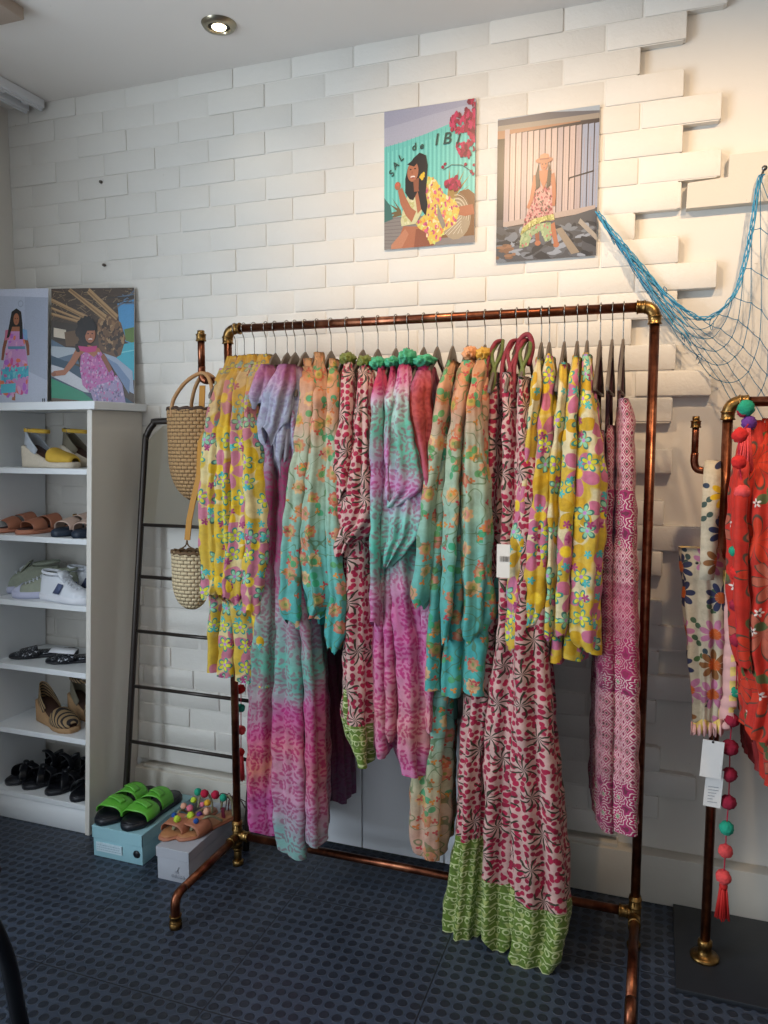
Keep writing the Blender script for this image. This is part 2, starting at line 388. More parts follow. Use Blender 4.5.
def mat_bagfloral(name):
    N=NB(name); uv=N.uv(); col=hexc('#c9bda3')
    r,a,c,_=N.cell(uv,.085,.35,(.3,.45)); pet=N.m('MULTIPLY',N.m('POWER',N.m('ABSOLUTE',N.m('COSINE',N.m('MULTIPLY',a,4.))),.45),.46)
    ins=N.step(r,pet,.012)
    cc=N.ramp(c[2],[(0,'#232c50'),(.35,'#c07a9a'),(.6,'#8a5a2e'),(.8,'#d8b228')],'CONSTANT')
    cc=N.mix(N.step(r,.17,.015),cc,'#c8622e'); col=N.mix(ins,col,cc)
    r,a,c,_=N.cell(uv,.04,.8,(2.2,6.1)); lf=N.m('MULTIPLY',N.m('POWER',N.m('ABSOLUTE',N.m('COSINE',N.m('MULTIPLY',a,1.)),),1.8),.42)
    col=N.mix(N.m('MULTIPLY',N.m('MULTIPLY',N.step(r,lf,.02),N.lt(c[1],.45)),N.m('SUBTRACT',1.,ins)),col,N.mix(c[0],'#1f3350','#4d6a33'))
    return cloth_done(N,col)
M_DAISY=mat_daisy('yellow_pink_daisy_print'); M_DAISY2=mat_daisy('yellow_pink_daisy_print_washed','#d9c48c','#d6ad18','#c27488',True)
LEO_A=[(.0,'#a8c4b8'),(.10,'#7fb3ad'),(.17,'#c392ab'),(.26,'#c47480'),(.34,'#b5578a'),(.42,'#5fae9d'),(.52,'#9c8f96'),(.62,'#7a3d57'),(.76,'#6a2a42'),(.84,'#8d97a8'),(.90,'#b0a5bd'),(.97,'#c06a88')]
M_LEO1=mat_leopard('tie_dye_leopard_long',LEO_A,'#b5176a',1.)
LEO_A2=[(.0,'#c6a89a'),(.08,'#bd8ba6'),(.17,'#c0629a'),(.26,'#ca7a6a'),(.34,'#c05a86'),(.42,'#58a893'),(.50,'#9aa89f'),(.60,'#7d4a5c'),(.75,'#6b3547'),(.88,'#b4a8bf'),(.97,'#c06a88')]
M_LEO2=mat_leopard('tie_dye_leopard_warm',LEO_A2,'#b5176a',2.)
M_FRILL=mat_leopard('tie_dye_frill',[(.0,'#9fb0c4'),(.85,'#a0a4b6'),(.885,'#9a9fb4'),(.91,'#b096ac'),(.94,'#b06a88')],'#8d5a8f',4.,.5)
LEO_B=[(.0,'#c7b9cc'),(.2,'#cb9fb8'),(.30,'#c87aa0'),(.36,'#cf8f8f'),(.42,'#cb7f9c'),(.49,'#bd6694'),(.55,'#bf8aa8'),(.62,'#4fb3a0'),(.70,'#7fc0b4'),(.76,'#bd86b2'),(.83,'#58ae97'),(.87,'#aecbc2'),(.90,'#c98fae'),(.93,'#b83a5a')]
M_LEO3=mat_leopard('pink_teal_leopard_tunic',LEO_B,'#b8256f',3.)
M_LEO3R=mat_leopard('coral_leopard_tunic',[(.0,'#c06a86'),(.75,'#b0597a'),(.83,'#a8443f'),(.89,'#b84a44'),(.94,'#a8506a')],'#8d2a3a',6.,.6)
M_LEO4=mat_leopard('dark_leopard',[(.0,'#5a6672'),(.12,'#6f5470'),(.22,'#6a3a58'),(.3,'#7a2f42'),(.45,'#3a3440')],'#7d1550',5.,.6)
M_PALM=mat_palm('pink_palm_print'); M_BORDER=mat_border('green_border_print')
M_PALMD=mat_palm('pink_palm_print_shoulder','#a87a70')
PST=[(.0,'#58b0a8'),(.38,'#4aa39c'),(.52,'#3f9c98'),(.62,'#66aaa0'),(.72,'#95b09a'),(.80,'#a9b39a'),(.86,'#c69a80'),(.91,'#c99474'),(.96,'#b8875c')]
M_PAIS1=mat_paisley('peach_turquoise_paisley',PST,0.); M_PAIS2=mat_paisley('peach_turquoise_floral',PST,5.)
M_PAIS3=mat_paisley('peach_floral_long',[(.0,'#cf9a8a'),(.15,'#c9a08c'),(.26,'#b8b490'),(.36,'#6ab0a4'),(.9,'#c99474')],9.)
M_TEAL=plain('turquoise_lining','#23837f',.7,0,.15,20)
M_TILE=mat_tile('magenta_geometric_print'); M_TILED=mat_tile('magenta_geometric_print_shaded',True)
M_RED=mat_redflower('red_flower_print'); M_BAGF=mat_bagfloral('cream_botanical_print')
M_COLG=plain('mint_green_collar','#3f9f78',.6,0,.5,70); M_COLO=plain('olive_green_collar','#6a7330',.6,0,.6,60)
M_COLP=plain('peach_collar','#d39466',.6,0,.2,30); M_COLY=plain('mustard_collar','#c79a3c',.6,0,.2,30)
M_GREY=plain('grey_frill_lining','#7c7882',.7,0,.2,30)
def mat_straw(name,c1,c2,c3):
    N=NB(name); uv=N.uv(); q=N.xyz(uv)
    row=N.m('FLOOR',N.m('MULTIPLY',q[1],1/.0115)); off=N.m('MULTIPLY',N.m('MODULO',row,2.),.5)
    fx=N.m('SUBTRACT',N.m('FRACT',N.m('ADD',N.m('MULTIPLY',q[0],1/.019),off)),.5); fy=N.m('SUBTRACT',N.m('FRACT',N.m('MULTIPLY',q[1],1/.0115)),.5)
    h=N.m('MULTIPLY',N.m('SUBTRACT',1.,N.m('POWER',N.m('ABSOLUTE',N.m('MULTIPLY',fx,2.)),4.)),N.m('SUBTRACT',1.,N.m('POWER',N.m('ABSOLUTE',N.m('MULTIPLY',fy,2.)),2.)))
    st=N.noise(N.vec(N.m('MULTIPLY',q[0],60.),N.m('MULTIPLY',q[1],500.)),1,3)
    col=N.mix(N.step(h,.16,.08),N.mix(st,c1,c2),c3)
    return N.done(col,.7,0,N.bump(N.m('ADD',h,N.m('MULTIPLY',st,.2)),.9,.005))
M_STRAW=mat_straw('woven_straw','#8f6a44','#c09a68','#3a2412'); M_STRAW2=mat_straw('pale_woven_straw','#b39a72','#d6c6a4','#5a4226')
M_CANE=plain('cane_handle','#a87d50',.5,0,.25,50,.3,200)
# vertex coloured print for posters
def mat_print():
    N=NB('poster_print'); a=N.n('ShaderNodeVertexColor',layer_name='Col').outputs[0]
    n=N.noise(N.ob(),240,3,.6); c=N.mix(N.m('MULTIPLY',N.m('SUBTRACT',n,.38),.9,clamp=True),a,N.mix(.35,a,'#1c1a1a'))
    return N.done(c,.35)
M_PRINT=mat_print()
M_INK=plain('dark_green_ink','#23443f',.5)
# ------------------------------------------------------------------ the room
ZC=2.617; XL=-2.325; XR=2.6; YF=-5.0
struct(obj('floor',box(XL-.1,XR,YF,.13,-.1,0),M_FLOOR,smooth=False))
struct(obj('ceiling',box(XL-.1,XR,YF,.13,ZC,ZC+.1),M_CEIL,smooth=False))
struct(obj('wall_right',box(XR,XR+.1,YF,.13,0,ZC),M_FAR,smooth=False))
b=box(XL-.1,XL,-1.60,.13,0,ZC); box(XL-.1,XL,YF,-1.60,0,.42,bm=b); box(XL-.1,XL,YF,-1.60,2.32,ZC,bm=b); box(XL-.1,XL,YF,-3.3,.42,2.32,bm=b)
struct(obj('wall_left',b,M_PLASTER,smooth=False))
b=box(XL-.1,-1.9,YF-.1,YF,0,ZC); box(2.1,XR+.1,YF-.1,YF,0,ZC,bm=b); box(-1.9,2.1,YF-.1,YF,0,.3,bm=b); box(-1.9,2.1,YF-.1,YF,2.4,ZC,bm=b)
struct(obj('wall_front',b,M_FAR,smooth=False))
struct(obj('wall_back',box(XL-.1,XR+.1,.03,.13,0,ZC),M_PLASTER,smooth=False))
# painted brick skin with a toothed right edge
bm=bmesh.new(); rnd=random.Random(3)
PZ=.0742; LONG={0,4,6,10,14,20,24,26,30}
for r in range(33):
    zt=2.553-PZ*(r-1); zb=zt-PZ
    if r==0: zt=ZC+.004
    if zb<.12: zb=.12
    ph=.146 if r%2==0 else .047
    end=ph if (r%2 or r in LONG) else ph-.2155
    if r in (19,21,23,25,27): end-=.012
    low=r>13; g=.0027 if not low else .0035
    box(XL,end-.012,.0035,.031,zb,zt,bm=bm)
    x1=end; k=0
    while x1>XL+.01:
        x0=max(x1-.2155*(1 if not low else rnd.uniform(.96,1.04)),XL)
        dy=rnd.uniform(-.0018,.0018)*(1 if not low else 2.2); dz=rnd.uniform(-.0012,.0012)
        if x0>XL and x0-XL<.03: x0=XL
        bx0=x0+(g if x0>XL else 0); bx1=x1-(g if k else rnd.uniform(0,.008))
        vs=bm_box(bm,((bx0+bx1)/2,(dy+.030)/2+.0005,(zt+zb)/2+dz),(bx1-bx0,.030-dy,zt-zb-g*.85*(1.0 if not low else 1.5)),bev=.0038,seg=2)
        if low:
            for v in vs: v.co+=Vector((rnd.uniform(-1,1),rnd.uniform(-1,1)*.7,rnd.uniform(-1,1)))*.0011
        x1=x0; k+=1
o=struct(obj('wall_brick',bm,M_BRICK)); smooth_angle(o,35)
# rough white board let into the plaster beside the teeth
bm=bmesh.new(); prism(bm,[(.058,2.030),(.060,2.098),(.162,2.103),(.163,2.160),(.62,2.158),(.62,2.031)],-.004,.031)
o=struct(obj('trim_1',bm,M_SKIRT,smooth=False))
bm=bmesh.new(); box(-1.835,XR,-.022,.031,0,.150,bev=.004,bm=bm); box(-1.80,-.07,-.012,.031,.148,.163,bev=.004,bm=bm)
o=struct(obj('baseboard_back',bm,M_SKIRT)); smooth_angle(o)
# low white cupboard doors behind the clothes
t=empty('low_cupboard',(-.72,0,0),'low white flush cupboard against the wall, glimpsed behind the hanging skirts','cupboard')
obj('carcass',box(-1.14,-.32,-.030,-.0235,.012,.50),M_WHITE,t,False)
for x0,x1 in ((-1.135,-.896),(-.890,-.61),(-.604,-.325)):
    o=obj('door',box(x0,x1,-.046,-.031,.015,.50,bev=.0015),M_WHITE,t); smooth_angle(o)
# vertical blind rail on the ceiling and recessed lamp
def railmesh(x,z,y0=-1.6):
    b=bmesh.new(); box(x-.016,x+.016,y0,-.02,z-.03,z,bev=.003,bm=b); box(x-.005,x+.005,y0,-.02,z-.036,z-.029,bm=b); return b
t=empty('blind_rail',(-2.15,-.8,2.6),'white vertical-blind rail on the ceiling along the left wall','blind rail')
for x,z in ((-2.145,ZC-.0008),(-2.215,ZC-.0008)):
    o=obj('rail',railmesh(x,z),M_WHITE,t); smooth_angle(o)
for y in (-.06,-.16,-.26,-.36): o=obj('hook_carrier',box(-2.19,-2.17,y-.01,y+.01,ZC-.022,ZC-.001,bev=.002),M_WHITE,t)
b=bmesh.new(); box(-1.90,-1.735,-.66,-.515,ZC-.035,ZC-.0005,bev=.004,bm=b); o=obj('ceiling_box',b,plain('beige_box','#a8988a',.5)); smooth_angle(o)
settle(o,(-1.80,-.58,ZC)); tag(o,'beige fixture at the very corner of the ceiling, top left','ceiling fixture')
t=empty('downlight',(-1.26,-.253,ZC),'round recessed downlight with a brushed metal ring, switched on','downlight')
b=bmesh.new(); lathe(b,[(.030,-.004),(.034,-.012),(.046,-.010),(.052,-.0005)],(-1.26,-.253,ZC),n=40); o=obj('trim_ring',b,plain('brushed_nickel','#a09884',.3,.9),t); smooth_angle(o,60)
N=NB('lamp_glow'); ml=N.done('#ffffff',.4,Emission_Color=hexc('#ffe9bf'),Emission_Strength=14.)
b=bmesh.new(); lathe(b,[(.0,-.014),(.012,-.0135),(.020,-.0105),(.022,-.004),(.0,-.004)],(-1.26,-.253,ZC),n=32); obj('lamp',b,ml,t)
b=bmesh.new(); lathe(b,[(.0215,-.003),(.0215,-.0095),(.031,-.0075),(.031,-.003)],(-1.26,-.253,ZC),n=32); obj('reflector',b,plain('reflector','#2e2c28',.35,.8),t)
# ------------------------------------------------------------------ copper pipe racks
RY=-.25; RZ=1.73
def collar(bm,c,axis,r,L):
    lathe(bm,[(r*.98,-L/2),(r*1.22,-L/2),(r*1.25,-L*.36),(r*1.12,-L*.28),(r*1.12,L*.28),(r*1.25,L*.36),(r*1.22,L/2),(r*.98,L/2)],c,axis,20)
def elbow(bm,c,d1,d2,r,s=.034):
    c=Vector(c); d1=Vector(d1); d2=Vector(d2)
    pts=[c+d1*s+(-d1)*0]; 
    for k in range(7):
        t=k/6; pts.append(c+d1*s*(1-t)**2+d2*s*t**2)
    tube(bm,pts[1:],r*1.28,14)
    for d in (d1,d2):
        ax='X' if abs(d.x)>.5 else 'Y' if abs(d.y)>.5 else 'Z'
        collar(bm,c+d*s,ax,r*1.15,.022)
PR=.0125
t=empty('clothes_rack',(-.63,RY,0),'tall freestanding copper pipe clothes rack full of printed garments','clothes rack')
xl,xr=-1.253,-.0125
def pipe(pts,r=PR): b=bmesh.new(); tube(b,pts,r,16); return b
obj('rail',pipe([(xl+.03,RY,RZ),(xr-.03,RY,RZ)]),M_COPPER,t)
obj('lower_rail',pipe([(xl+.03,RY,.100),(xr-.03,RY,.100)]),M_COPPER,t)
for x in (xl,xr):
    obj('post',pipe([(x,RY,.10),(x,RY,RZ-.03)]),M_COPPER,t)
    obj('foot_bar',pipe([(x,RY+.02,.095),(x,-.56,.095)] if x<-1 else [(x,RY+.02,.095),(x,-.60,.095)]),M_COPPER,t)
    s=1 if x<-1 else -1
    b=bmesh.new(); elbow(b,(x,RY,RZ),(s,0,0),(0,0,-1),PR); obj('elbow',b,M_BRASS,t)
    b=bmesh.new(); collar(b,(x,RY,.13),'Z',PR*1.15,.026); collar(b,(x,RY,.066),'Z',PR*1.1,.024); collar(b,(x+s*.03,RY,.10),'X',PR*1.15,.024); collar(b,(x,RY-.035,.095),'Y',PR*1.1,.024); tube(b,[(x,RY,.05),(x,RY,.15)],PR*1.3,14); tube(b,[(x,RY,.10),(x+s*.032,RY,.10)],PR*1.25,14)
    obj('tee_fitting',b,M_BRASS,t)
    b=bmesh.new(); tube(b,[(x,RY,.004),(x,RY,.07)],PR,14); lathe(b,[(PR*1.5,0),(PR*1.5,.012),(PR*1.1,.016)],(x,RY,0),n=18); obj('rear_foot',b,M_BRASS,t)
    yf=-.598 if x<-1 else -.635
    b=bmesh.new(); P=[(x,yf+.045,.095),(x,yf+.02,.093),(x,yf+.005,.082),(x,yf,.062),(x,yf,.03)]; tube(b,catmull(P,4),PR*1.08,14); obj('front_foot',b,M_COPPER,t)
    b=bmesh.new(); collar(b,(x,yf,.028),'Z',PR*1.15,.02); lathe(b,[(PR*1.45,0),(PR*1.5,.010),(PR*1.2,.02)],(x,yf,0),n=18); obj('foot_cap',b,M_BRASS,t)
# side arm that carries the bags
xa=-1.348
b=pipe([(xl-.01,RY,1.575),(xa+.02,RY,1.575)],PR*.9); tube(b,catmull([(xa+.02,RY,1.575),(xa+.006,RY,1.579),(xa,RY,1.595),(xa,RY,1.62)],4),PR*.95,14); tube(b,[(xa,RY,1.61),(xa,RY,1.715)],PR*.9,16); obj('side_arm',b,M_COPPER,t)
b=bmesh.new(); collar(b,(xa,RY,1.708),'Z',PR*1.05,.022); lathe(b,[(PR*.9,.0),(PR*.9,.014),(0,.0145)],(xa,RY,1.716)); obj('arm_cap',b,M_BRASS,t)
# second rack
RX=.1675; R2Z=1.487
t=empty('clothes_rack',(RX,RY,.0),'copper pipe clothes rack at the right edge holding red flowered garments','clothes rack')
obj('rail',pipe([(RX+.03,RY,R2Z),(1.3,RY,R2Z)]),M_COPPER,t)
obj('post',pipe([(RX,RY,.03),(RX,RY,R2Z-.03)]),M_COPPER,t); obj('post',pipe([(1.3,RY,.03),(1.3,RY,R2Z)]),M_COPPER,t)
b=bmesh.new(); elbow(b,(RX,RY,R2Z),(1,0,0),(0,0,-1),PR); obj('elbow',b,M_BRASS,t)
for x in (RX,1.3):
    b=bmesh.new(); lathe(b,[(.036,.0),(.037,.006),(.030,.010),(.0185,.013),(.0165,.03),(.0185,.034),(.0185,.048),(.0125,.052)],(x,RY,.0135),n=28); obj('flange',b,M_BRASS,t)
xa=.094
b=pipe([(RX,RY,1.315),(xa+.02,RY,1.315)],.0085); tube(b,catmull([(xa+.024,RY,1.315),(xa+.007,RY,1.319),(xa,RY,1.335),(xa,RY,1.36)],4),.0095,14); tube(b,[(xa,RY,1.35),(xa,RY,1.44)],.0085,14); obj('side_arm',b,M_COPPER,t)
b=bmesh.new(); collar(b,(xa,RY,1.432),'Z',.0105,.018); lathe(b,[(.009,0),(.009,.012),(0,.0125)],(xa,RY,1.44)); obj('arm_cap',b,M_BRASS,t)
b=box(.093,1.7,-.397,-.0235,0,.013,bev=.002); o=obj('floor_slab',b,M_SLAB); smooth_angle(o); settle(o,(.9,-.2,0)); tag(o,'dark slate slab on the floor under the right-hand copper rack','floor slab')
# ------------------------------------------------------------------ ladder
t=empty('ladder_mirror',(-1.5,-.14,0),'slim dark metal ladder rack with rounded top and mirror, leaning on the wall','ladder rack')
def lp(z,dx=0): # left leg at height z
    return (-1.772+.054*z+dx,-.165+.095*z/1.45,z)
W=.50
b=bmesh.new(); P=[lp(0),lp(.5),lp(1.0),lp(1.36)]+[lp(1.41,.006),lp(1.445,.03),lp(1.455,.065)]+[lp(1.455,W-.065),lp(1.445,W-.03),lp(1.41,W-.006),lp(1.36,W),lp(1.0,W),lp(.5,W),lp(0,W)]
tube(b,catmull(P,5),.0115,12); obj('frame',b,M_BLACKMETAL,t)
for u,v,y in ((146,525,-.1),(143,577,-.11),(142,632,-.125),(138,687,-.135),(132,741.5,-.145)):
    z=atY(u,v,y)[2]; b=bmesh.new(); tube(b,[lp(z),lp(z,W)],.0065,10); obj('rung',b,M_BLACKMETAL,t)
z0=atY(146,525,-.1)[2]+.004; b=bmesh.new()
A=lp(z0,.012); B=lp(1.44,.012); n=8
o_=[(A[0],A[2]),(A[0]+W-.024,A[2]),(B[0]+W-.024,B[2]-.05),(B[0]+W-.08,B[2]),(B[0]+.06,B[2]),(B[0],B[2]-.05)]
prism(b,o_,0,.006,lambda a,c,tt:(a,-.165+.095*c/1.45-.002+tt,c)); obj('mirror_panel',b,M_MIRROR,t,False)
# ------------------------------------------------------------------ shoe shelf
SL=.053
def sx(z): return -1.842+SL*z
t=empty('shoe_shelf',(-2.05,-.14,0),'white painted open shoe shelf standing in the corner','shelf unit')
def slab(x0,x1,y0,y1,z0,z1): # sheared with the unit's lean
    b=bmesh.new(); vs=bm_box(b,((x0+x1)/2,(y0+y1)/2,(z0+z1)/2),(x1-x0,y1-y0,z1-z0),bev=.0015,seg=1)
    for v in b.verts: v.co.x+=SL*v.co.z
    return b
X1=-1.837; X0=-2.297; TP=1.49
o=obj('side_panel',slab(X1-.020,X1,-.27,-.006,.0,TP),M_SHELFSIDE,t); smooth_angle(o)
o=obj('side_panel',slab(X0,X0+.020,-.27,-.006,.0,TP),M_SHELF,t); smooth_angle(o)
b=slab(X0-.005,X1+.020,-.282,-.006,TP+.0005,TP+.028); o=obj('top_board',b,M_SHELF,t); smooth_angle(o)
o=obj('plinth_board',slab(X0+.021,X1-.021,-.262,-.247,.0,.085),M_SHELF,t)
SH=[]
for v in (469,539.5,606.8,674,740.5): SH.append(atY(88,v,-.268)[2])
SH.append(.108)
for z in SH:
    o=obj('shelf_board',slab(X0+.0205,X1-.0205,-.268,-.006,z-.020,z),M_SHELF,t); smooth_angle(o)
print('SHELF Z',SH)
# ------------------------------------------------------------------ hangers
HK=[235,244,254,266,275,287,295,305,317,331,347,363,378,396,408.5,424,437.6,453,468,485.4,501.5,517,529,542,550,565,578,588,601,613,624]
HX=[atY(u,328-20*(u-227)/428,RY)[0] for u in HK]
HZ=1.648
def make_hanger():
    t=empty('clothes_hanger',(0,0,0)); 
    b=bmesh.new(); P=[(0,.012,RZ-HZ+.006),(0,.016,RZ-HZ+.017),(0,.004,RZ-HZ+.0255),(0,-.012,RZ-HZ+.022),(0,-.019,RZ-HZ+.004),(0,-.012,RZ-HZ-.012),(0,-.001,RZ-HZ-.028),(0,0,RZ-HZ-.045),(0,0,-.002)]
    P=[(0,.0155,RZ-HZ+.002),(0,.0135,RZ-HZ+.011),(0,.0,RZ-HZ+.0158),(0,-.0135,RZ-HZ+.011),(0,-.0165,RZ-HZ-.004),(0,-.010,RZ-HZ-.018),(0,-.001,RZ-HZ-.032),(0,0,RZ-HZ-.05),(0,0,0)]
    tube(b,catmull(P,5),.0014,8); obj('hook',b,M_WIRE,t,world=False)
    # wishbone body as a swept flat bar
    b=bmesh.new(); ys=[-.152,-.148,-.138,-.112,-.08,-.05,-.022,0,.022,.05,.08,.112,.138,.148,.152]
    zc=lambda y:-.016-.128*(abs(y)/.165)**1.1
    up=[];lo=[]
    for y in ys:
        h=.010 if abs(y)>.03 else .020
        if abs(y)>.15: h=.005
        up.append((y,zc(y)+h)); lo.append((y,zc(y)-h*.75))
    poly=up+lo[::-1]
    A=[];B=[]
    for y,z in poly:
        wdt=.0044 if abs(y)>.1 else .0036
        A.append(b.verts.new((-wdt,y,z))); B.append(b.verts.new((wdt,y,z)))
    n=len(poly); m=len(ys)
    for i in range(m-1):
        b.faces.new((A[i],A[i+1],A[n-2-i],A[n-1-i])); b.faces.new((B[i+1],B[i],B[n-1-i],B[n-2-i]))
    for i in range(n): b.faces.new((A[i],B[i],B[(i+1)%n],A[(i+1)%n]))
    tube(b,[(0,-.135,-.132),(0,0,-.134),(0,.135,-.132)],.0042,8)
    bmesh.ops.recalc_face_normals(b,faces=b.faces)
    o=obj('shoulder_bar',b,M_HANGER,t,world=False); bv=o.modifiers.new('bevel','BEVEL'); bv.width=.0025; bv.segments=2; bv.limit_method='ANGLE'
    return t
hproto=make_hanger()
HL=['leftmost hanger on the rack, holding the outermost yellow daisy top',
'second hanger from the left, inside a yellow daisy top','third hanger from the left, inside a yellow daisy top',
'hanger of the yellow daisy top that touches the lavender frill','hanger of the first frilled tie-dye dress after the yellow tops',
'hanger of the middle frilled tie-dye dress','hanger at the right of the frilled tie-dye dresses',
'hanger of the leftmost peach-shouldered turquoise blouse','hanger of the middle peach-shouldered turquoise blouse left of the palm blouses',
'hanger just left of the olive-collared palm print blouses','hanger in the left olive-collared palm print blouse',
'hanger in the right olive-collared palm print blouse','hanger in the leftmost mint-collared leopard tunic',
'hanger in the second mint-collared leopard tunic from the left','hanger in the large draped leopard tunic with mint collar',
'hanger in the red-shouldered leopard tunic','bare-ended hanger between leopard tunics and peach floral blouses',
'hanger of the first peach floral blouse right of the leopard tunics','hanger under the peach neck ruffle of the floral blouse',
'hanger under the mustard neck ruffle of the largest floral blouse','hanger of the leftmost dark palm maxi dress with open wooden-looking end',
'hanger of the middle dark palm maxi dress','hanger of the palm maxi dress with twisted neck strap',
'hanger of the leftmost bright yellow daisy dress right of the palms','hanger of the second bright yellow daisy dress',
'hanger of the middle bright yellow daisy dress','hanger of the fourth bright yellow daisy dress',
'hanger of the rightmost bright yellow daisy dress','hanger of the leftmost magenta patterned dress',
'hanger of the middle magenta patterned dress','rightmost hanger on the rack, nearest the right copper post']
rr=random.Random(5)
for i,x in enumerate(HX):
    h=hproto if i==0 else copy_tree(hproto)
    h.location=(x,RY,HZ); tag(h,HL[i],'hanger','grey hangers on the tall copper rack')
# ------------------------------------------------------------------ cloth
def reach(z): return min(1.,max(0.06,(HZ+.012-z)/.125))
def drape(name,rows,mat,parent,hook,kind='body',k=None,amp=.006,hem=.01,seed=0,rings=None,split=None,yfix=None,tilt=0,back=None,hb=None,zsplit=None,topamp=.25,inset=0):
    """closed hanging tube of cloth through silhouette rows (v,xl,xr[,yfront]); returns objects"""
    R_=random.Random(seed*7+len(rows)); hx=HX[hook] if isinstance(hook,int) else hook
    pr=[]
    for r in rows:
        v,xl_,xr_=r[:3]; u=(xl_+xr_)/2; z=1.5
        K=.185 if kind=='sleeve' else .155
        for _ in range(5):
            yf=r[3] if len(r)>3 else (yfix if yfix is not None else RY-reach(z)*K-inset*reach(z))
            z=atY(u,v,yf)[2]
        x0=atY(xl_,v,yf)[0]; x1=atY(xr_,v,yf)[0]
        if kind=='sleeve': yb=yf+.07*max(.25,reach(z)); 
        else: yb=RY+reach(z)*.155
        if back is not None: yb=back
        pr.append((z,x0,x1,yf,yb))
    pr.sort(key=lambda a:-a[0])
    # dense interpolation, monotone in z
    z0,z1=pr[0][0],pr[-1][0]; n=max(10,int((z0-z1)/.011)); out=[]
    for i in range(n+1):
        z=z0+(z1-z0)*i/n
        for j in range(len(pr)-1):
            if z>=pr[j+1][0]-1e-9: break
        a,b=pr[j],pr[j+1]; t=(z-a[0])/((b[0]-a[0]) or 1); t=t*t*(3-2*t)*.5+t*.5
        out.append([z]+[a[q]+(b[q]-a[q])*t for q in range(1,5)])
    NS=84 if kind=='body' else 48
    if kind=='flap': NS=56
    M=160; ringsP=[]; uvs=[]
    ph=[R_.uniform(0,6.28) for _ in range(8)]; per0=None
    for i,(z,x0,x1,yf,yb) in enumerate(out):
        ha=max(.003,(x1-x0)/2)*(1+(.16*min(1,i/n*2) if kind=='body' and x1-x0>.035 else 0)); xf=(x0+x1)/2
        hb_=hb if hb is not None else (min(ha,.020) if kind=='body' else ha)
        xb=hx if kind=='body' else xf
        L=[]
        for q in range(M):
            f=2*PI*q/M; al=(1-cos(f))/2; s=sin(f)
            e=.55 if kind=='body' else .85
            lat=(ha+(hb_-ha)*al)*(abs(s)**e)*(1 if s>0 else -1)
            # bring front cap to full width early
            L.append(Vector((xf+(xb-xf)*al+lat, yf+(yb-yf)*al)))
        cum=[0]
        for q in range(M): cum.append(cum[-1]+(L[(q+1)%M]-L[q]).length)
        per=cum[-1]; per0=per0 or per
        T=i/n; kk=k or max(3,int(round(per/(.036 if kind=='body' else .030))))
        if i==0: KK=kk
        ring=[];uvr=[];j=0
        A=(1.7 if kind=='body' else 1.4)*amp*(topamp+(1-topamp)*min(1,T*1.6))
        A=min(A,ha*.5)
        for s_ in range(NS):
            d=per*s_/NS
            while cum[j+1]<d: j+=1
            t=(d-cum[j])/((cum[j+1]-cum[j]) or 1); p=L[j].lerp(L[(j+1)%M],t)
            tg=(L[(j+1)%M]-L[j]); tg=tg.normalized() if tg.length>0 else Vector((1,0)); nr=Vector((tg.y,-tg.x))
            S=s_/NS
            w1=.5*sin(3.1*z+ph[0])+.35*sin(9*z+ph[1])
            f=sin(2*PI*(KKm(kind,rows)*S)+ph[2]+w1)+.55*sin(2*PI*(KKm(kind,rows)*1.7//1)*S+ph[3]-w1*1.3)+.3*sin(11*z+2*PI*3*S+ph[4])
            KQ=KKm(kind,rows); f=.62*f*.75+.62*(2*abs(sin(PI*KQ*S+ph[2]*.5+w1*.5))-1.15)+.25*(2*abs(sin(PI*(KQ*2+1)*S+ph[3]))-1.1)
            q=p+nr*(A*f)
            zz=z
            if hem and T>.8:
                tt=(T-.8)/.2; zz+=tt*(hem*(.6*sin(2*PI*4*S+ph[5])+.5*f))
            zz+=tilt*T*T*((q.x-xf)/(ha+1e-4))*1.0 if tilt else 0
            crump=.0016*sin(47*z+31*q.x+ph[6])+.0012*sin(83*z-40*q.y+ph[7])
            ring.append((q.x+nr.x*crump,q.y+nr.y*crump,zz)); uvr.append(((S if S<=.5 else S-1)*per*1.06,zz))
        uvr.append((0.,uvr[0][1]))
        ringsP.append(ring); uvs.append(uvr)
    # uv scale: follow real width at mid height
    objs=[]
    cut=None
    if split is not None:
        vz=atY((rows[-1][1]+rows[-1][2])/2,split,out[-1][3])[2]
        cut=min(range(len(out)),key=lambda i:abs(out[i][0]-vz)); cut=max(2,min(cut,len(out)-3))
    perm=[]
    sc=1.; off=R_.uniform(1,4)
    uvs=[[(u[0]*sc+off,u[1]) for u in r] for r in uvs]
    if cut:
        o=obj(name,grid_mesh(ringsP[:cut+1],True,uvs[:cut+1],cap0=True),mat[0],parent); o2=obj('hem_border',grid_mesh(ringsP[cut:],True,uvs[cut:]),mat[1],parent); objs=[o,o2]
    else: objs=[obj(name,grid_mesh(ringsP,True,uvs,cap0=True),mat,parent)]
    return objs
def KKm(kind,rows):
    w=max(r[2]-r[1] for r in rows)
    if kind=='body': return 9
    return 3 if w<22 else 5 if w<34 else 7
def crumple(name,u,v,y,rx,ry,rz,mat,parent,seed,roll=0):
    c=atY(u,v,y); b=bmesh.new(); bmesh.ops.create_icosphere(b,subdivisions=4,radius=1); R_=random.Random(seed); p=[R_.uniform(0,6.28) for _ in range(6)]
    for vt in b.verts:
        q=vt.co.copy(); a=math.atan2(q.x,q.z)
        d=1+.05*sin(5*a+4*q.y+p[0])+.07*sin(7*q.z+9*q.x+p[1])+.07*sin(14*q.y+7*q.x+p[2])+.05*sin(21*q.z-9*q.y+p[3])
        vt.co=Vector((q.x*rx*d,q.y*ry*d,q.z*rz*d))
    bmesh.ops.rotate(b,verts=b.verts,cent=(0,0,0),matrix=Matrix.Rotation(roll,3,'Y')); bmesh.ops.translate(b,verts=b.verts,vec=c)
    return obj(name,b,mat,parent)
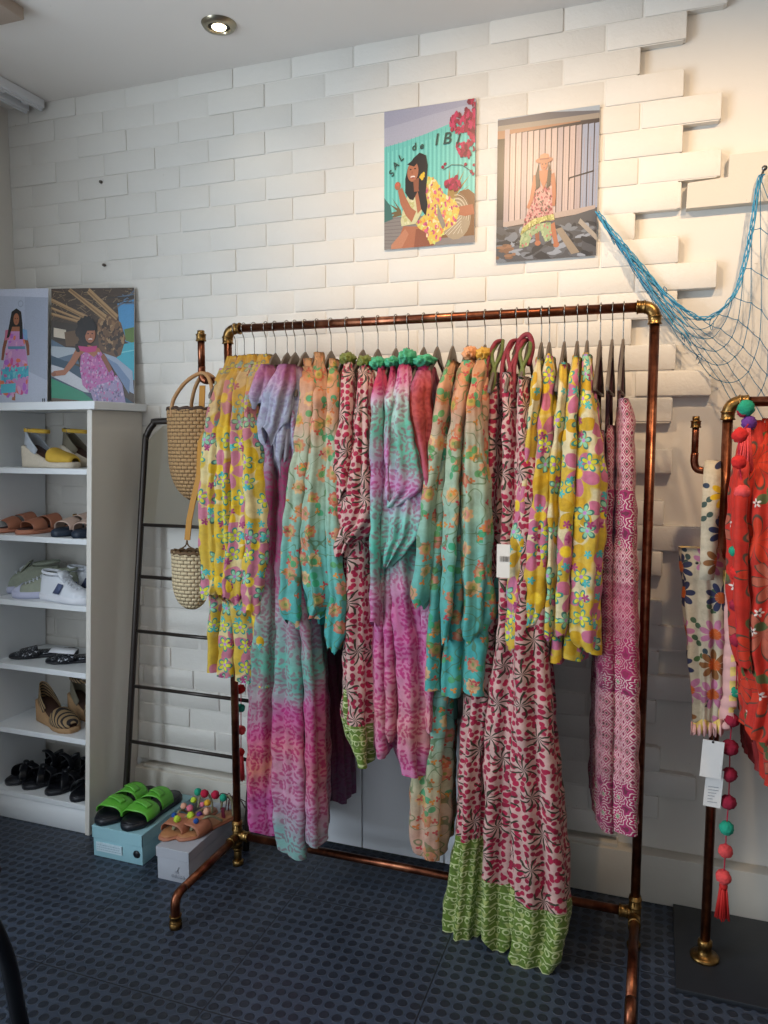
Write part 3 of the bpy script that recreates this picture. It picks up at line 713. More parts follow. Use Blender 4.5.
def garment(name,i,label,cat,group): return empty(name,(HX[i] if isinstance(i,int) else i,RY,HZ if isinstance(i,int) else 1.40),label,cat,group)
# yellow daisy tops, left -------------------------------------------------
G='yellow daisy tops at the left end of the tall rack'
YL=[('outermost yellow and pink daisy top, beside the straw bag',
  [(368,218,232),(380,213,226),(403,206,221),(440,199,219),(503,196,216),(550,197,220),(577,199,222),(598,200,212)],
  [(356,226,237),(375,216,238),(440,206,232),(600,203,222),(640,202,216),(674,202,215)]),
 ('yellow and pink daisy top, second from the left end',
  [(368,229,241),(382,222,236),(403,218,233),(440,213,231),(503,211,231),(550,212,234),(585,211,234),(599,217,229)],
  [(355,236,246),(375,226,246),(440,216,240),(600,214,236),(640,213,232),(677,212,231)]),
 ('yellow and pink daisy top with a flared pointed cuff, third from the left',
  [(364,240,252),(380,232,246),(403,228,243),(440,226,243),(500,227,245),(540,222,245),(568,217,243),(590,214,241),(602,222,236)],
  [(354,246,256),(375,236,256),(440,230,250),(600,228,250),(650,231,253),(684,232,254)]),
 ('yellow and pink daisy top nearest the lavender frill',
  [(362,252,262),(380,244,257),(405,241,252),(440,240,256),(480,239,259),(520,241,262),(560,240,261),(590,239,257),(613,243,255)],
  [(354,258,268),(375,248,268),(440,244,260),(600,246,262),(650,250,267),(687,251,270)])]
for i,(lb,sl,bd) in enumerate(YL):
    t=garment('daisy_blouse',i,lb,'top',G)
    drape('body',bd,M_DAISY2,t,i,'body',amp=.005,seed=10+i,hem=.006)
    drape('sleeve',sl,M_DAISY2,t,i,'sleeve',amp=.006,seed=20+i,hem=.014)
# frilled tie-dye dresses ------------------------------------------------
G='frilled tie-dye dresses'
t=garment('tie_dye_dress',4,'frilled pink tie-dye dress next to the yellow tops, coral band near its hem','dress',G)
drape('skirt',[(366,262,271),(400,262,272),(500,262,276),(600,256,276),(660,246,276),(700,243,276),(760,241,276),(805,240,275),(835,245,275)],M_LEO2,t,4,'body',amp=.009,seed=31,hem=.012,back=-.10)
drape('frill',[(364,259,267),(375,254,269),(390,248,268),(398,246,264),(406,250,258)],M_FRILL,t,4,'flap',yfix=-.42,amp=.008,seed=32,hem=.02,back=-.36)
t=garment('tie_dye_dress',5,'longest frilled pink tie-dye dress, turquoise waist, hem almost at the lower rail','dress',G)
drape('skirt',[(366,274,284),(400,275,288),(500,276,292),(600,275,300),(660,274,304),(720,273,304),(780,272,306),(830,273,305),(858,277,304)],M_LEO1,t,5,'body',amp=.010,seed=33,hem=.012,back=-.09)
drape('frill',[(364,276,290),(380,267,291),(400,261,286),(425,257,281),(437,258,272)],M_FRILL,t,5,'flap',yfix=-.43,amp=.009,seed=34,hem=.03,back=-.37)
t=garment('tie_dye_dress',6,'frilled pink tie-dye dress furthest right of the three, with grey lined frill','dress',G)
drape('skirt',[(368,286,294),(400,288,296),(500,290,300),(600,292,314),(650,300,318),(700,303,322),(780,304,325),(830,304,325),(846,306,324)],M_LEO1,t,6,'body',amp=.008,seed=35,hem=.012,back=-.09)
drape('back_skirt',[(640,312,330,-.20),(700,316,337,-.2),(760,318,343,-.2),(803,322,344,-.2)],M_LEO4,t,HX[6]+.10,'body',amp=.006,seed=36,back=-.08)
drape('frill',[(366,284,295),(380,280,297),(405,274,297),(425,268,293),(445,272,288),(457,274,282)],M_FRILL,t,6,'flap',yfix=-.41,amp=.011,seed=37,hem=.04,back=-.35)
drape('frill_lining',[(400,270,300),(420,262,298),(440,266,296),(458,272,290),(472,276,284)],M_GREY,t,6,'flap',yfix=-.395,amp=.010,seed=38,hem=.03,back=-.35)
# peach to turquoise blouses (left group) -----------------------------------
G='peach to turquoise blouses left of the palm blouses'
PB=[('peach-shouldered turquoise paisley blouse right of the frills',7,
 [(366,300,314),(385,297,315),(405,295,314),(440,291,311),(500,283,305),(545,279,302),(600,276,301),(615,277,302),(623,284,298)],
 [(358,303,313),(400,304,316),(500,298,312),(600,286,316),(622,286,316),(629,288,312)],M_PAIS1),
 ('peach-shouldered turquoise paisley blouse, middle of its three',8,
 [(356,314,322),(375,310,323),(400,306,324),(450,301,326),(500,297,323),(540,294,322),(590,300,328),(603,305,327),(618,307,315)],
 [(352,314,322),(400,314,328),(500,310,328),(580,305,327),(612,308,328),(618,310,327)],M_PAIS1),
 ('peach-shouldered turquoise paisley blouse touching the palm blouses',9,
 [(366,328,335),(400,324,335),(440,323,335),(500,322,337),(560,324,338),(600,326,342),(638,323,340),(651,325,335)],
 [(358,328,335),(400,327,340),(500,328,345),(600,324,344),(640,326,342),(646,328,340)],M_PAIS2)]
for lb,i,sl,bd,mt in PB:
    t=garment('paisley_blouse',i,lb,'blouse',G)
    drape('body',bd,mt,t,i,'body',amp=.005,seed=40+i)
    drape('sleeve',sl,mt,t,i,'sleeve',amp=.006,seed=50+i,hem=.014)
    drape('lining',[(590,bd[3][1]+2,bd[3][2]-1),(bd[-1][0]+8,bd[-1][1]+4,bd[-1][2]-3)],M_TEAL,t,i,'body',amp=.004,seed=55+i,inset=-.02)
# palm blouses ---------------------------------------------------------------
G='palm print blouses with olive collars'
t=garment('palm_blouse',10,'slim pink palm print blouse with olive collar, left one of the pair','blouse',G)
drape('sleeve',[(360,343,351),(380,340,350),(420,337,349),(450,331,348),(470,328,347),(495,334,345)],M_PALM,t,10,'sleeve',amp=.006,seed=61,hem=.02)
drape('body',[(358,343,351),(400,340,350),(480,338,348),(560,340,350),(700,342,352),(735,344,352)],(M_PALM,M_BORDER),t,10,'body',amp=.004,seed=62,split=690,inset=-.02)
crumple('collar',348,359,-.30,.022,.035,.018,M_COLO,t,1)
t=garment('palm_blouse',11,'pink palm print blouse draped to a long green-bordered tail, right one of the pair','blouse',G)
drape('sleeve',[(364,359,367),(385,355,367),(410,353,367),(440,351,368),(470,345,370),(490,336,376),(508,332,381),(520,331,376),(535,331,362),(547,331,348),(556,334,342)],M_PALM,t,11,'sleeve',amp=.007,seed=63,hem=.01)
drape('body',[(362,359,367),(400,356,368),(480,346,368),(546,342,369),(650,340,368),(724,339,371),(745,344,371),(768,356,368)],(M_PALM,M_BORDER),t,11,'body',amp=.007,seed=64,split=728,hem=.006)
crumple('collar',366,362,-.31,.021,.04,.018,M_COLO,t,2)
# leopard tunics ---------------------------------------------------------------
G='pink and teal leopard tunics with mint collars'
t=garment('leopard_tunic',12,'narrow pink and teal leopard tunic beside the palm blouses','tunic',G)
drape('sleeve',[(368,376,382),(385,370,382),(404,368,382),(439,366,383),(493,368,384),(519,369,382),(554,369,381),(600,369,380),(625,369,378)],M_LEO3,t,12,'sleeve',amp=.006,seed=71,hem=.01)
drape('body',[(366,376,384),(420,372,385),(500,370,386),(600,369,385),(700,370,388),(748,371,388),(762,376,384)],M_LEO3,t,12,'body',amp=.006,seed=72)
crumple('collar',379,364,-.31,.020,.045,.020,M_COLG,t,3,.3)
t=garment('leopard_tunic',13,'pink leopard tunic mostly hidden behind the large draped one','tunic',G)
drape('sleeve',[(370,388,394),(400,383,393),(450,383,391),(500,384,390)],M_LEO3,t,13,'sleeve',amp=.005,seed=73)
drape('body',[(366,388,396),(450,386,395),(600,381,395),(700,383,396),(735,383,395),(746,386,392)],M_LEO3,t,13,'body',amp=.006,seed=74)
crumple('collar',394,363,-.30,.022,.045,.018,M_COLG,t,4,-.2)
t=garment('leopard_tunic',14,'largest leopard tunic with wide pointed teal and pink drapes, middle of rack','tunic',G)
drape('sleeve',[(359,401,408),(372,396,408),(394,391,408),(420,388,410),(439,386,415),(460,385,421),(474,384,425),(486,384,426),(494,384,420),(503,385,404),(508,386,394)],M_LEO3,t,14,'sleeve',amp=.006,seed=75,hem=.004)
drape('drape',[(470,386,416),(485,384,420),(500,382,423),(522,381,420),(537,381,416),(552,381,403),(567,382,389)],M_LEO3,t,14,'flap',yfix=-.425,amp=.006,seed=76,hem=.004,back=-.39)
drape('body',[(360,400,408),(400,392,412),(480,388,418),(550,384,416),(608,386,420),(640,388,428),(700,391,430),(755,391,427),(778,402,424)],M_LEO3,t,14,'body',amp=.009,seed=77,hem=.004)
crumple('collar',408,358,-.31,.022,.05,.024,M_COLG,t,5,.2)
t=garment('leopard_tunic',15,'leopard tunic with coral red shoulder and mint collar, right of the large one','tunic',G)
drape('sleeve',[(370,415,428),(384,409,428),(402,406,428),(428,411,428),(460,419,429),(485,424,430)],M_LEO3R,t,15,'sleeve',amp=.006,seed=78)
drape('body',[(364,416,430),(400,412,432),(500,420,436),(600,420,436),(700,424,434),(735,426,432)],M_LEO3,t,15,'body',amp=.005,seed=79)
crumple('collar',425,361,-.31,.028,.05,.017,M_COLG,t,6,-.15)
# floral long dress and blouses -------------------------------------------------
t=garment('floral_dress',16,'long peach floral dress whose hem shows below the leopard tunics','dress','peach floral garments in mid rack')
drape('body',[(430,430,440),(500,428,444),(620,425,447),(700,417,448),(780,408,446),(838,406,445),(860,412,440)],M_PAIS3,t,16,'body',amp=.008,seed=81,inset=-.03)
FB=[('peach and turquoise floral blouse right of the coral-shouldered tunic',17,
 [(362,446,453),(374,441,450),(386,437,447),(415,431,446),(448,427,442),(503,421,433),(562,415,430),(597,409,427),(608,413,423)],
 [(360,445,453),(400,440,452),(500,432,446),(600,424,442),(640,421,440),(690,418,438)],M_PAIS1,None),
 ('peach and turquoise floral blouse with a peach ruffled neck',18,
 [(360,462,473),(372,455,470),(401,451,464),(448,446,459),(499,443,457),(574,440,453),(622,438,449),(642,440,445)],
 [(356,463,473),(400,456,470),(500,449,463),(600,444,460),(640,440,459),(698,436,458)],M_PAIS2,(471,354,M_COLP)),
 ('widest peach and turquoise floral blouse, mustard ruffled neck, bordering the palm dresses',19,
 [(358,477,486),(372,470,483),(398,465,479),(440,461,482),(499,459,487),(538,459,488),(580,460,484),(611,463,482),(630,460,481),(641,463,474)],
 [(356,478,488),(400,470,490),(450,466,490),(560,464,493),(612,462,501),(630,460,492),(660,458,488),(695,457,486)],M_PAIS1,(484,355,M_COLY))]
for lb,i,sl,bd,mt,cl in FB:
    t=garment('floral_blouse',i,lb,'blouse','peach floral garments in mid rack')
    drape('body',bd,mt,t,i,'body',amp=.007,seed=80+i,hem=.006); drape('sleeve',sl,mt,t,i,'sleeve',amp=.006,seed=90+i,hem=.012)
    if cl: crumple('neck_ruffle',cl[0],cl[1],-.30,.020,.045,.020,cl[2],t,i,.2)
# palm maxi dresses ------------------------------------------------------------
G='palm print maxi dresses with green borders'
M_STRG=plain('olive_strap','#56612c',.7,0,.5,90); M_STRR=plain('maroon_strap','#7a2030',.7,0,.5,90)
PD=[('palm print maxi dress whose bordered hem swings furthest left',20,
 [(372,490,500),(400,488,500),(500,482,500),(600,476,500),(660,466,500),(700,460,496),(764,455,489),(822,452,488),(880,443,486),(935,436,484),(950,440,478)],838,-.03,(-.30,-.24)),
 ('middle palm print maxi dress with narrow green hem',21,
 [(372,502,514),(420,501,516),(600,498,524),(700,488,520),(800,484,512),(900,480,509),(947,479,507)],880,.0,(-.29,-.23)),
 ('rightmost palm print maxi dress, hem lowest of all, beside the yellow dresses',22,
 [(376,516,528),(420,516,530),(500,513,545),(650,508,550),(700,507,553),(746,506,556),(800,505,564),(873,504,574),(925,503,577),(958,503,568),(974,506,556)],905,.03,(-.30,-.24))]
for lb,i,bd,sp,dy,_ in PD:
    t=garment('palm_maxi_dress',i,lb,'dress',G)
    drape('body',bd,(M_PALM,M_BORDER),t,i,'body',amp=.011,seed=100+i,split=sp,hem=.034,inset=dy,tilt=(-.03 if i==22 else .02 if i==20 else 0))
    hx=HX[i]; b=bmesh.new()
    for s in (-1,1):
        P=[(hx+.006*s,RY-.006*s,HZ+.012),(hx+.012*s,RY-.06,HZ-.03),(hx-.004*s,RY-.10,HZ-.09),(hx+.006*s,RY-.125,HZ-.17)]
        tube(b,catmull(P,6),.0050,8)
    obj('neck_strap',b,M_STRG if i!=21 else M_STRR,t)
    b=bmesh.new()
    tube(b,catmull([(hx,RY,HZ+.012),(hx-.012,RY-.03,HZ-.0),(hx-.022,RY-.08,HZ-.06),(hx-.014,RY-.12,HZ-.15)],6),.006,8)
    if i==22: tube(b,catmull([(hx-.035,RY-.02,HZ-.03),(hx-.018,RY-.02,HZ+.012),(hx+.003,RY-.02,HZ+.022),(hx+.014,RY-.02,HZ-.01),(hx+.008,RY-.04,HZ-.06)],6),.007,8)
    obj('tie_cord',b,M_STRR,t)
# bright yellow daisy dresses -----------------------------------------------------
G='bright yellow daisy dresses'
ND=[('leftmost bright yellow daisy dress, against the palm dresses',23,
 [(359,535,540),(385,531,539),(428,525,535),(463,521,533),(507,515,531),(563,509,525),(605,507,521),(642,506,519),(650,508,516)],
 [(358,536,542),(420,532,546),(600,512,530),(640,510,526)]),
 ('second bright yellow daisy dress from the left with a wide front panel',24,
 [(355,545,551),(369,542,553),(428,535,552),(496,528,549),(542,523,547),(605,518,545),(618,518,543),(627,521,534)],
 [(356,546,553),(420,542,560),(600,524,548),(644,523,541)]),
 ('middle bright yellow daisy dress, narrow in front, hem lowest',25,
 [(364,559,565),(394,557,566),(428,553,563),(467,549,560),(500,548,557),(563,547,555),(613,545,554),(640,545,552)],
 [(362,560,567),(420,558,568),(600,548,566),(640,546,566),(663,545,566)]),
 ('fourth bright yellow daisy dress from the left, pink and lemon blooms',26,
 [(357,572,578),(379,568,578),(422,562,577),(467,558,576),(542,553,573),(600,552,570),(632,551,568),(638,555,565)],
 [(356,573,580),(420,570,582),(600,562,588),(640,562,588),(661,563,586)]),
 ('widest bright yellow daisy dress, rightmost, beside the magenta dresses',27,
 [(354,583,589),(373,581,591),(408,579,594),(447,577,602),(476,576,605),(501,574,606),(542,573,603),(584,571,599),(620,569,597),(644,569,596),(651,578,595)],
 [(354,583,590),(420,582,600),(600,582,603),(640,582,602),(656,583,604)])]
for lb,i,sl,bd in ND:
    t=garment('daisy_dress',i,lb,'dress',G)
    drape('body',bd,M_DAISY,t,i,'body',amp=.006,seed=120+i,hem=.006); drape('sleeve',sl,M_DAISY,t,i,'sleeve',amp=.0045,seed=130+i,hem=.008)
    b=bmesh.new(); c=atY(sl[0][1]+3,sl[0][0]+2,-.28); ball(b,c,.010,2,(.8,1.6,1.2),.12); obj('shoulder_tab',b,M_COLY,t)
# magenta patterned dresses ---------------------------------------------------------
G='magenta geometric print dresses'
for lb,i,bd,mt in (('magenta geometric dress with shade darkened into its colour, leftmost',28,[(430,599,604),(470,598,605),(540,598,607),(600,598,607),(700,598,607),(830,598,607)],M_TILED),
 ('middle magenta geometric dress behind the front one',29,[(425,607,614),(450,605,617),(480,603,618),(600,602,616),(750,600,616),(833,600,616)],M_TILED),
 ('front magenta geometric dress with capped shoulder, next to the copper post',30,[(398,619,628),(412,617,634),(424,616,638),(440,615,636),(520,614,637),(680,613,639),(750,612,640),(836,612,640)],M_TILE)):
    t=garment('geometric_dress',i,lb,'dress',G)
    drape('body',bd,mt,t,i,'body',amp=.006,seed=140+i,hem=.004,inset=-.02 if i<30 else 0)
    b=bmesh.new(); hx=HX[i]
    ztop=atY((bd[0][1]+bd[0][2])/2,bd[0][0],-.36)[2]
    for s in (-1,1):
        P=[(hx,RY+s*.015,HZ-.012),(hx-.003,RY+s*.06,(HZ+ztop)/2),(hx-.001,RY+s*.10,ztop-.02)]
        Q=catmull(P,6); tube(b,Q,.005,6)
    obj('shoulder_strap',b,mt,t)
# price tags
def price_tag(u0,u1,v0,v1,y,label,parent=None,txt=True):
    a=atY(u0,v0,y); c=atY(u1,v1,y); b=box(a[0],c[0],y-.0006,y+.0006,c[2],a[2]); o=obj('price_tag',b,plain('tag_card','#d8d2c8',.5),parent,False)
    if parent is None: settle(o,((a[0]+c[0])/2,y,c[2])); tag(o,label,'tag')
    return o
t=price_tag(497,509.5,544,578,-.455,'small white price tag hanging in front of the palm maxi dresses')
bars=bmesh.new(); rr=random.Random(2)
a=atY(500,556,-.4562); 
for k in range(9): box(a[0]+k*.0028,a[0]+k*.0028+rr.choice((.0007,.0013)),-.4566,-.4561,a[2]-.014,a[2],bm=bars)
bars.transform(Matrix.Translation(-Vector(t.location)))
obj('barcode',bars,M_BLACK,t,False,world=False)
# ------------------------------------------------------------------ footwear
def hw(t):
    K=[(0,.30),(.04,.60),(.12,.76),(.28,.76),(.5,.80),(.7,1.0),(.84,.95),(.94,.66),(1,.28)]
    for a,b in zip(K,K[1:]):
        if t<=b[0]: s=(t-a[0])/(b[0]-a[0]); s=s*s*(3-2*s); return a[1]+(b[1]-a[1])*s
    return .28
def P3(L,W,t,f): return (f*hw(t)*W/2, (t-.5)*L)     # local: y forward, x sideways
def sole_bm(L,W,zb,zt,over=0,t0=0,t1=1,n=26,rnd=.003):
    rows=[]
    for i in range(n+1):
        t=t0+(t1-t0)*i/n; w=hw(t)*W/2+over; y=(t-.5)*(L+over*2); a=zb(t); c=zt(t); r=min(rnd,(c-a)/2.2)
        rows.append([(-w+r,y,a),(w-r,y,a),(w,y,a+r),(w,y,c-r),(w-r,y,c),(-w+r,y,c),(-w,y,c-r),(-w,y,a+r)])
    me=grid_mesh(rows,True); b=bmesh.new(); b.from_mesh(me); bpy.data.meshes.remove(me)
    b.verts.ensure_lookup_table(); nv=len(b.verts); b.faces.new([b.verts[k] for k in range(8)][::-1]); b.faces.new([b.verts[nv-8+k] for k in range(8)])
    bmesh.ops.recalc_face_normals(b,faces=b.faces); return b
def arch(L,W,zt,t0f,t1f,H,n=18,m=8,p=.7,over=.003):
    """band over the foot; t0f,t1f,H are functions of f in -1..1"""
    rows=[]
    for j in range(m+1):
        r=[]
        for i in range(n+1):
            a=PI*i/n; f=-cos(a); s=j/m; t=t0f(f)+(t1f(f)-t0f(f))*s
            r.append((f*(hw(t)*W/2+over),(t-.5)*L,zt(t)+H(t)*max(0.,sin(a))**p-.002))
        rows.append(r)
    return grid_mesh(rows)
def solid(o,th,off=1.):
    m=o.modifiers.new('thickness','SOLIDIFY'); m.thickness=th; m.offset=off; return o
def put(t,loc,rz): t.location=loc; t.rotation_euler=(0,0,rz); return t
def fl(v): return lambda t:v
M_TAN=plain('tan_leather','#a5694e',.5,0,.12,40); M_TANS=plain('tan_sole','#b7775c',.5); M_DKIN=plain('dark_footbed','#3a2422',.6)
M_NAVY=plain('navy_sole','#1d2a3b',.5); M_BEIGE=plain('beige_leather','#c4a898',.5,0,.1,40)
M_BLK=plain('black_leather','#0d0f16',.35,0,.2,60); M_BLKSOLE=plain('black_rubber_sole','#10131c',.45)
M_JUTE=plain('jute_sole','#cfc3b0',.85,0,.12,150,.6,300); M_YEL=plain('yellow_suede','#d2aa3e',.8,0,.12,60); M_SILV=plain('silver_canvas','#aeb4bc',.55,0,.15,60)
M_TAUPE=plain('taupe_suede','#77705f',.8,0,.15,60); M_BRN=plain('brown_lining','#4a3026',.7)
M_TRW=plain('white_leather','#dfe3ea',.4,0,.03,30); M_SOLEW=plain('white_rubber','#e3e5ec',.45); M_BLUEP=plain('slate_blue_patch','#4c587a',.6)
M_CANV=plain('grey_canvas','#9aa08f',.8,0,.12,80); M_LILAC=plain('lilac_rubber','#bfc2da',.5)
M_GRN=plain('lime_green_leather','#5fae3a',.38,0,.06,30); M_JUTB=plain('tan_jute','#a98660',.85,0,.15,150,.6,300)
N=NB('striped_linen'); q=N.xyz(N.ob()); st=N.gt(N.m('SINE',N.m('MULTIPLY',N.m('ADD',q[1],N.m('MULTIPLY',q[2],1.2)),420.)),.25); M_STRIPE=N.done(N.mix(st,'#a08560','#2a2426'),.8)
N=NB('black_white_pattern'); f=N.noise(N.ob(),130,2); M_BW=N.done(N.mix(N.gt(f,.60),'#10131c','#b9bec6'),.5)
def wedge(label,mv,mh,mj,strap,group):
    L,W=.235,.082; t=empty('espadrille_wedge',(0,0,0),label,'shoe',group)
    zt=lambda s:.020+.056*max(0,min(1,(.70-s)/.6))**1.3
    obj('sole',sole_bm(L,W,fl(0),zt,.004,n=34),mj,t,world=False)
    zi=lambda s:zt(s)+.0015
    obj('footbed',sole_bm(L*.96,W*.92,zt,lambda s:zt(s)+.002,0),M_BRN,t,world=False)
    o=obj('toe_cap',arch(L,W,zi,fl(.58),fl(.995),lambda s:.038*max(0.,1-max(0,(s-.6))/.42)**.5+.004,m=12,p=.6),mv,t,world=False); solid(o,.002)
    rows=[]
    for j in range(7):
        r=[]
        for i in range(25):
            a=PI*2*(i/24-.5)*.5  # -pi/2..pi/2 round the heel
            s_=abs(sin(a)); tt=.0+.34*(1-cos(a)); f=sin(a); h=.066*(1-.75*(1-cos(a)))
            w=(W/2*.76+.003); y=(-.5)*L+.34*L*(1-cos(a)); k=j/6
            r.append((f*w*(1-.22*k),y+.006*k,zi(.05+.3*(1-cos(a)))-.004+h*k))
        rows.append(r)
    o=obj('heel_counter',grid_mesh(rows),mh,t,world=False); solid(o,.002)
    if strap:
        b=bmesh.new(); P=[(W*.36*sin(a),-.46*L+.045-.052*cos(a),zi(0)+.050+.004*cos(a)) for a in [2*PI*k/28 for k in range(28)]]
        me=grid_mesh([[(p[0],p[1],p[2]-.006) for p in P],[(p[0],p[1],p[2]+.006) for p in P]],True); o=obj('ankle_strap',me,mv,t,world=False); solid(o,.0022)
        b=bmesh.new(); tube(b,[(W*.37,-.46*L+.04+dy,zi(0)+.050+dz) for dy,dz in ((-.007,-.008),(.007,-.008),(.007,.008),(-.007,.008))],.0014,6,closed=True); obj('buckle',b,M_WIRE,t,world=False)
    return t
def slide(label,ms,mst,mfb,group,name='slide_sandal',strap2=True,buckle=None,SH_=.042,L=.235,W=.088,hs=.024,cross=False):
    t=empty(name,(0,0,0),label,'shoe',group)
    zt=lambda s:hs*(.75+.25*(1-s))
    obj('sole',sole_bm(L,W,fl(0),zt,.002,rnd=.006),ms,t,world=False)
    obj('footbed',sole_bm(L*.95,W*.92,zt,lambda s:zt(s)+.003,0),mfb,t,world=False)
    o=obj('strap',arch(L,W,zt,lambda f:.60+.05*f,lambda f:.86+.02*f-.03*abs(f),lambda s:SH_-.05*abs(s-.62),m=8),mst,t,world=False); solid(o,.003)
    if strap2:
        o=obj('strap',arch(L,W,zt,lambda f:.30+.04*f,lambda f:(.54+.05*f),lambda s:.052-.03*(s-.3),m=8),mst,t,world=False); solid(o,.003)
    if buckle:
        b=bmesh.new(); box(W*.30,W*.36,-.012,.006,hs+.030,hs+.044,bev=.002,bm=b); obj('buckle',b,buckle,t,world=False)
    return t
def lace_rows(t,L,W,z0,mat,n=5):
    b=bmesh.new()
    for k in range(n):
        y=.012+.015*k; s_=y/L+.5; z=z0+(.080-.052*min(1,(s_-.35)/.42))
        tube(b,catmull([(-.020,y,z-.008),(-.006,y+.003,z+.001),(.008,y-.002,z+.001),(.021,y+.002,z-.008)],4),.0019,6)
        tube(b,catmull([(-.020,y,z-.008),(0,y+.009,z+.002),(.020,y+.012,z-.010)],4),.0017,6)
    for s in (-1,1): tube(b,catmull([(0,.006,z0+.066),(s*.014,-.002,z0+.072),(s*.024,.008,z0+.062),(s*.010,.012,z0+.062)],5),.0016,6)
    obj('laces',b,mat,t,world=False)
def sneaker(label,mu,ms,mtoe,mlace,patch,group,hi=0):
    L,W=.255,.092; t=empty('sneaker',(0,0,0),label,'shoe',group); hs=.030
    zt=lambda s:hs+.006*(s>.9)*(s-.9)
    obj('sole',sole_bm(L,W,fl(0),fl(hs),.003,rnd=.007),ms,t,world=False)
    # upper: arch sections; open ankle made from a lowered middle
    rows=[];n=26
    for j in range(31):
        s=.005+.985*j/30; r=[]
        H=.080 if s<.35 else .080-.052*min(1,(s-.35)/.42) ; H*=max(0.,1-max(0,(s-.9))/.1)**.5
        H*=min(1,(s/.02))**.5
        for i in range(n+1):
            a=PI*i/n; f=-cos(a); w=hw(s)*W/2*(1 if i in(0,n) else 1)-.001
            z=H*max(0.,sin(a))**.55; lean=1-.28*(z/.08)
            if s<.40:
                op=max(0,1-((s-.20)/.19)**2); z=z-op*.050*max(0,(sin(a)-.80)/.2)
            r.append((f*w*lean,(s-.5)*L,hs-.003+max(z,0)))
        rows.append(r)
    obj('upper',grid_mesh(rows),mu,t,world=False)
    b=bmesh.new(); 
    for k in range(1): 
        me=arch(L*1.0,W*1.03,fl(hs-.002),fl(.84),fl(1.0),lambda s:.030*max(0.,1-max(0,(s-.86))/.145)**.5,m=8,p=.55,over=.001)
    o=obj('toe_cap',me,mtoe,t,world=False)
    b=bmesh.new(); q=[]
    for i in range(24):
        a=2*PI*i/24; q.append((.027*sin(a),-.075+.045*cos(a),hs+.077-.004*cos(a)))
    tube(b,q,.006,8,closed=True); obj('collar',b,mu,t,world=False)
    b=bmesh.new(); ball(b,(0,-.075,hs+.046),.020,3,(.95,1.7,.8)); obj('lining',b,M_BRN,t,world=False)
    b=bmesh.new(); prism(b,[(-.022,0),(.022,0),(.026,.05),(.018,.064),(-.018,.064),(-.026,.05)],0,.005,lambda a,c,tt:(a,.010-c*.55+tt,hs+.046+c*.62)); obj('tongue',b,mu,t,world=False)
    lace_rows(t,L,W,hs,mlace)
    if patch:
        for s in (-1,1):
            b=bmesh.new(); prism(b,[(-.030,.012),(.004,.010),(.020,.046),(-.008,.050)],0,.0022,lambda a,c,tt:(s*(W/2*.80-.0+tt+.004-(c-.012)*.25),a+.002,hs+c-.006)); obj('side_patch',b,patch,t,world=False)
    return t
def sandal_knot(label,group,k):
    L,W=.235,.085; t=empty('black_sandal',(0,0,0),label,'shoe',group); zt=lambda s:.024-.006*s
    obj('sole',sole_bm(L,W,fl(0),zt,.002,rnd=.005),M_BLKSOLE,t,world=False)
    obj('footbed',sole_bm(L*.95,W*.9,zt,lambda s:zt(s)+.002,0),M_BLK,t,world=False)
    for sg in (1,-1):
        o=obj('strap',arch(L,W,zt,lambda f:.58+.13*f*sg,lambda f:.72+.13*f*sg,lambda s:.042,m=5),M_BLK,t,world=False); solid(o,.003)
    o=obj('ankle_strap',arch(L,W,zt,lambda f:.16+.12*(1-abs(f))*k,lambda f:.25+.12*(1-abs(f))*k,lambda s:.070,m=4),M_BLK,t,world=False); solid(o,.003)
    rows=[]
    for j in range(5):
        rows.append([(sin(a)*W*.38*(1-.1*j/4),-.5*L+.28*L*(1-cos(a)),.022+.055*(1-.6*(1-cos(a)))*j/4) for a in [PI*(i/18-.5) for i in range(19)]])
    o=obj('heel_counter',grid_mesh(rows),M_BLK,t,world=False); solid(o,.002)
    b=bmesh.new(); ball(b,(0,.035,.066),.012,2,(1.5,1,.7),.1); obj('knot',b,M_BLK,t,world=False)
    return t
def xs(u,y): return atY(u,600,y)[0]
def face(px,py): return math.atan2(-px,py)     # rotation that turns local +y towards (px,py)
G='yellow-toed espadrille wedges on the top shelf'
put(wedge('yellow-toed espadrille wedge with yellow ankle strap, front of its pair on the top shelf',M_YEL,M_SILV,M_JUTE,True,G),(xs(57,-.205),-.205,SH[0]+.0005),face(1,-.10))
put(wedge('yellow-toed espadrille wedge with taupe heel, half hidden behind its mate on the top shelf',M_YEL,M_TAUPE,M_JUTE,True,G),(-1.915,-.100,SH[0]+.0005),face(1,-.0))
G='tan two-strap slides on the second shelf'
put(slide('tan two-strap slide sandal, leftmost on the second shelf from the top',M_TANS,M_TAN,M_DKIN,G),(xs(24,-.150),-.150,SH[1]+.0005),face(-.34,-.94)).scale=(.9,.88,.9)
put(slide('tan two-strap slide sandal beside the navy-soled sandals',M_TANS,M_TAN,M_DKIN,G),(xs(49,-.150),-.152,SH[1]+.0005),face(-.34,-.94)).scale=(.9,.88,.9)
G='beige sandals with navy soles'
put(slide('beige strapped sandal with thick navy sole, left of its pair on the second shelf',M_NAVY,M_BEIGE,M_NAVY,G,buckle=M_BRASS,L=.225,W=.082,hs=.034),(-1.928,-.160,SH[1]+.0005),face(-.22,-.97)).scale=(.86,.9,.9)
put(slide('beige strapped sandal with thick navy sole, touching the shelf side',M_NAVY,M_BEIGE,M_NAVY,G,buckle=M_BRASS,L=.225,W=.082,hs=.034),(-1.848,-.165,SH[1]+.0005),face(-.05,-1)).scale=(.84,.9,.9)
G='grey canvas lace-ups with pale soles'
put(sneaker('grey canvas lace-up with lilac-white toe, furthest left on the third shelf',M_CANV,M_LILAC,M_LILAC,M_TRW,None,G),(xs(27,-.13),-.130,SH[2]+.0005),face(-.88,-.46))
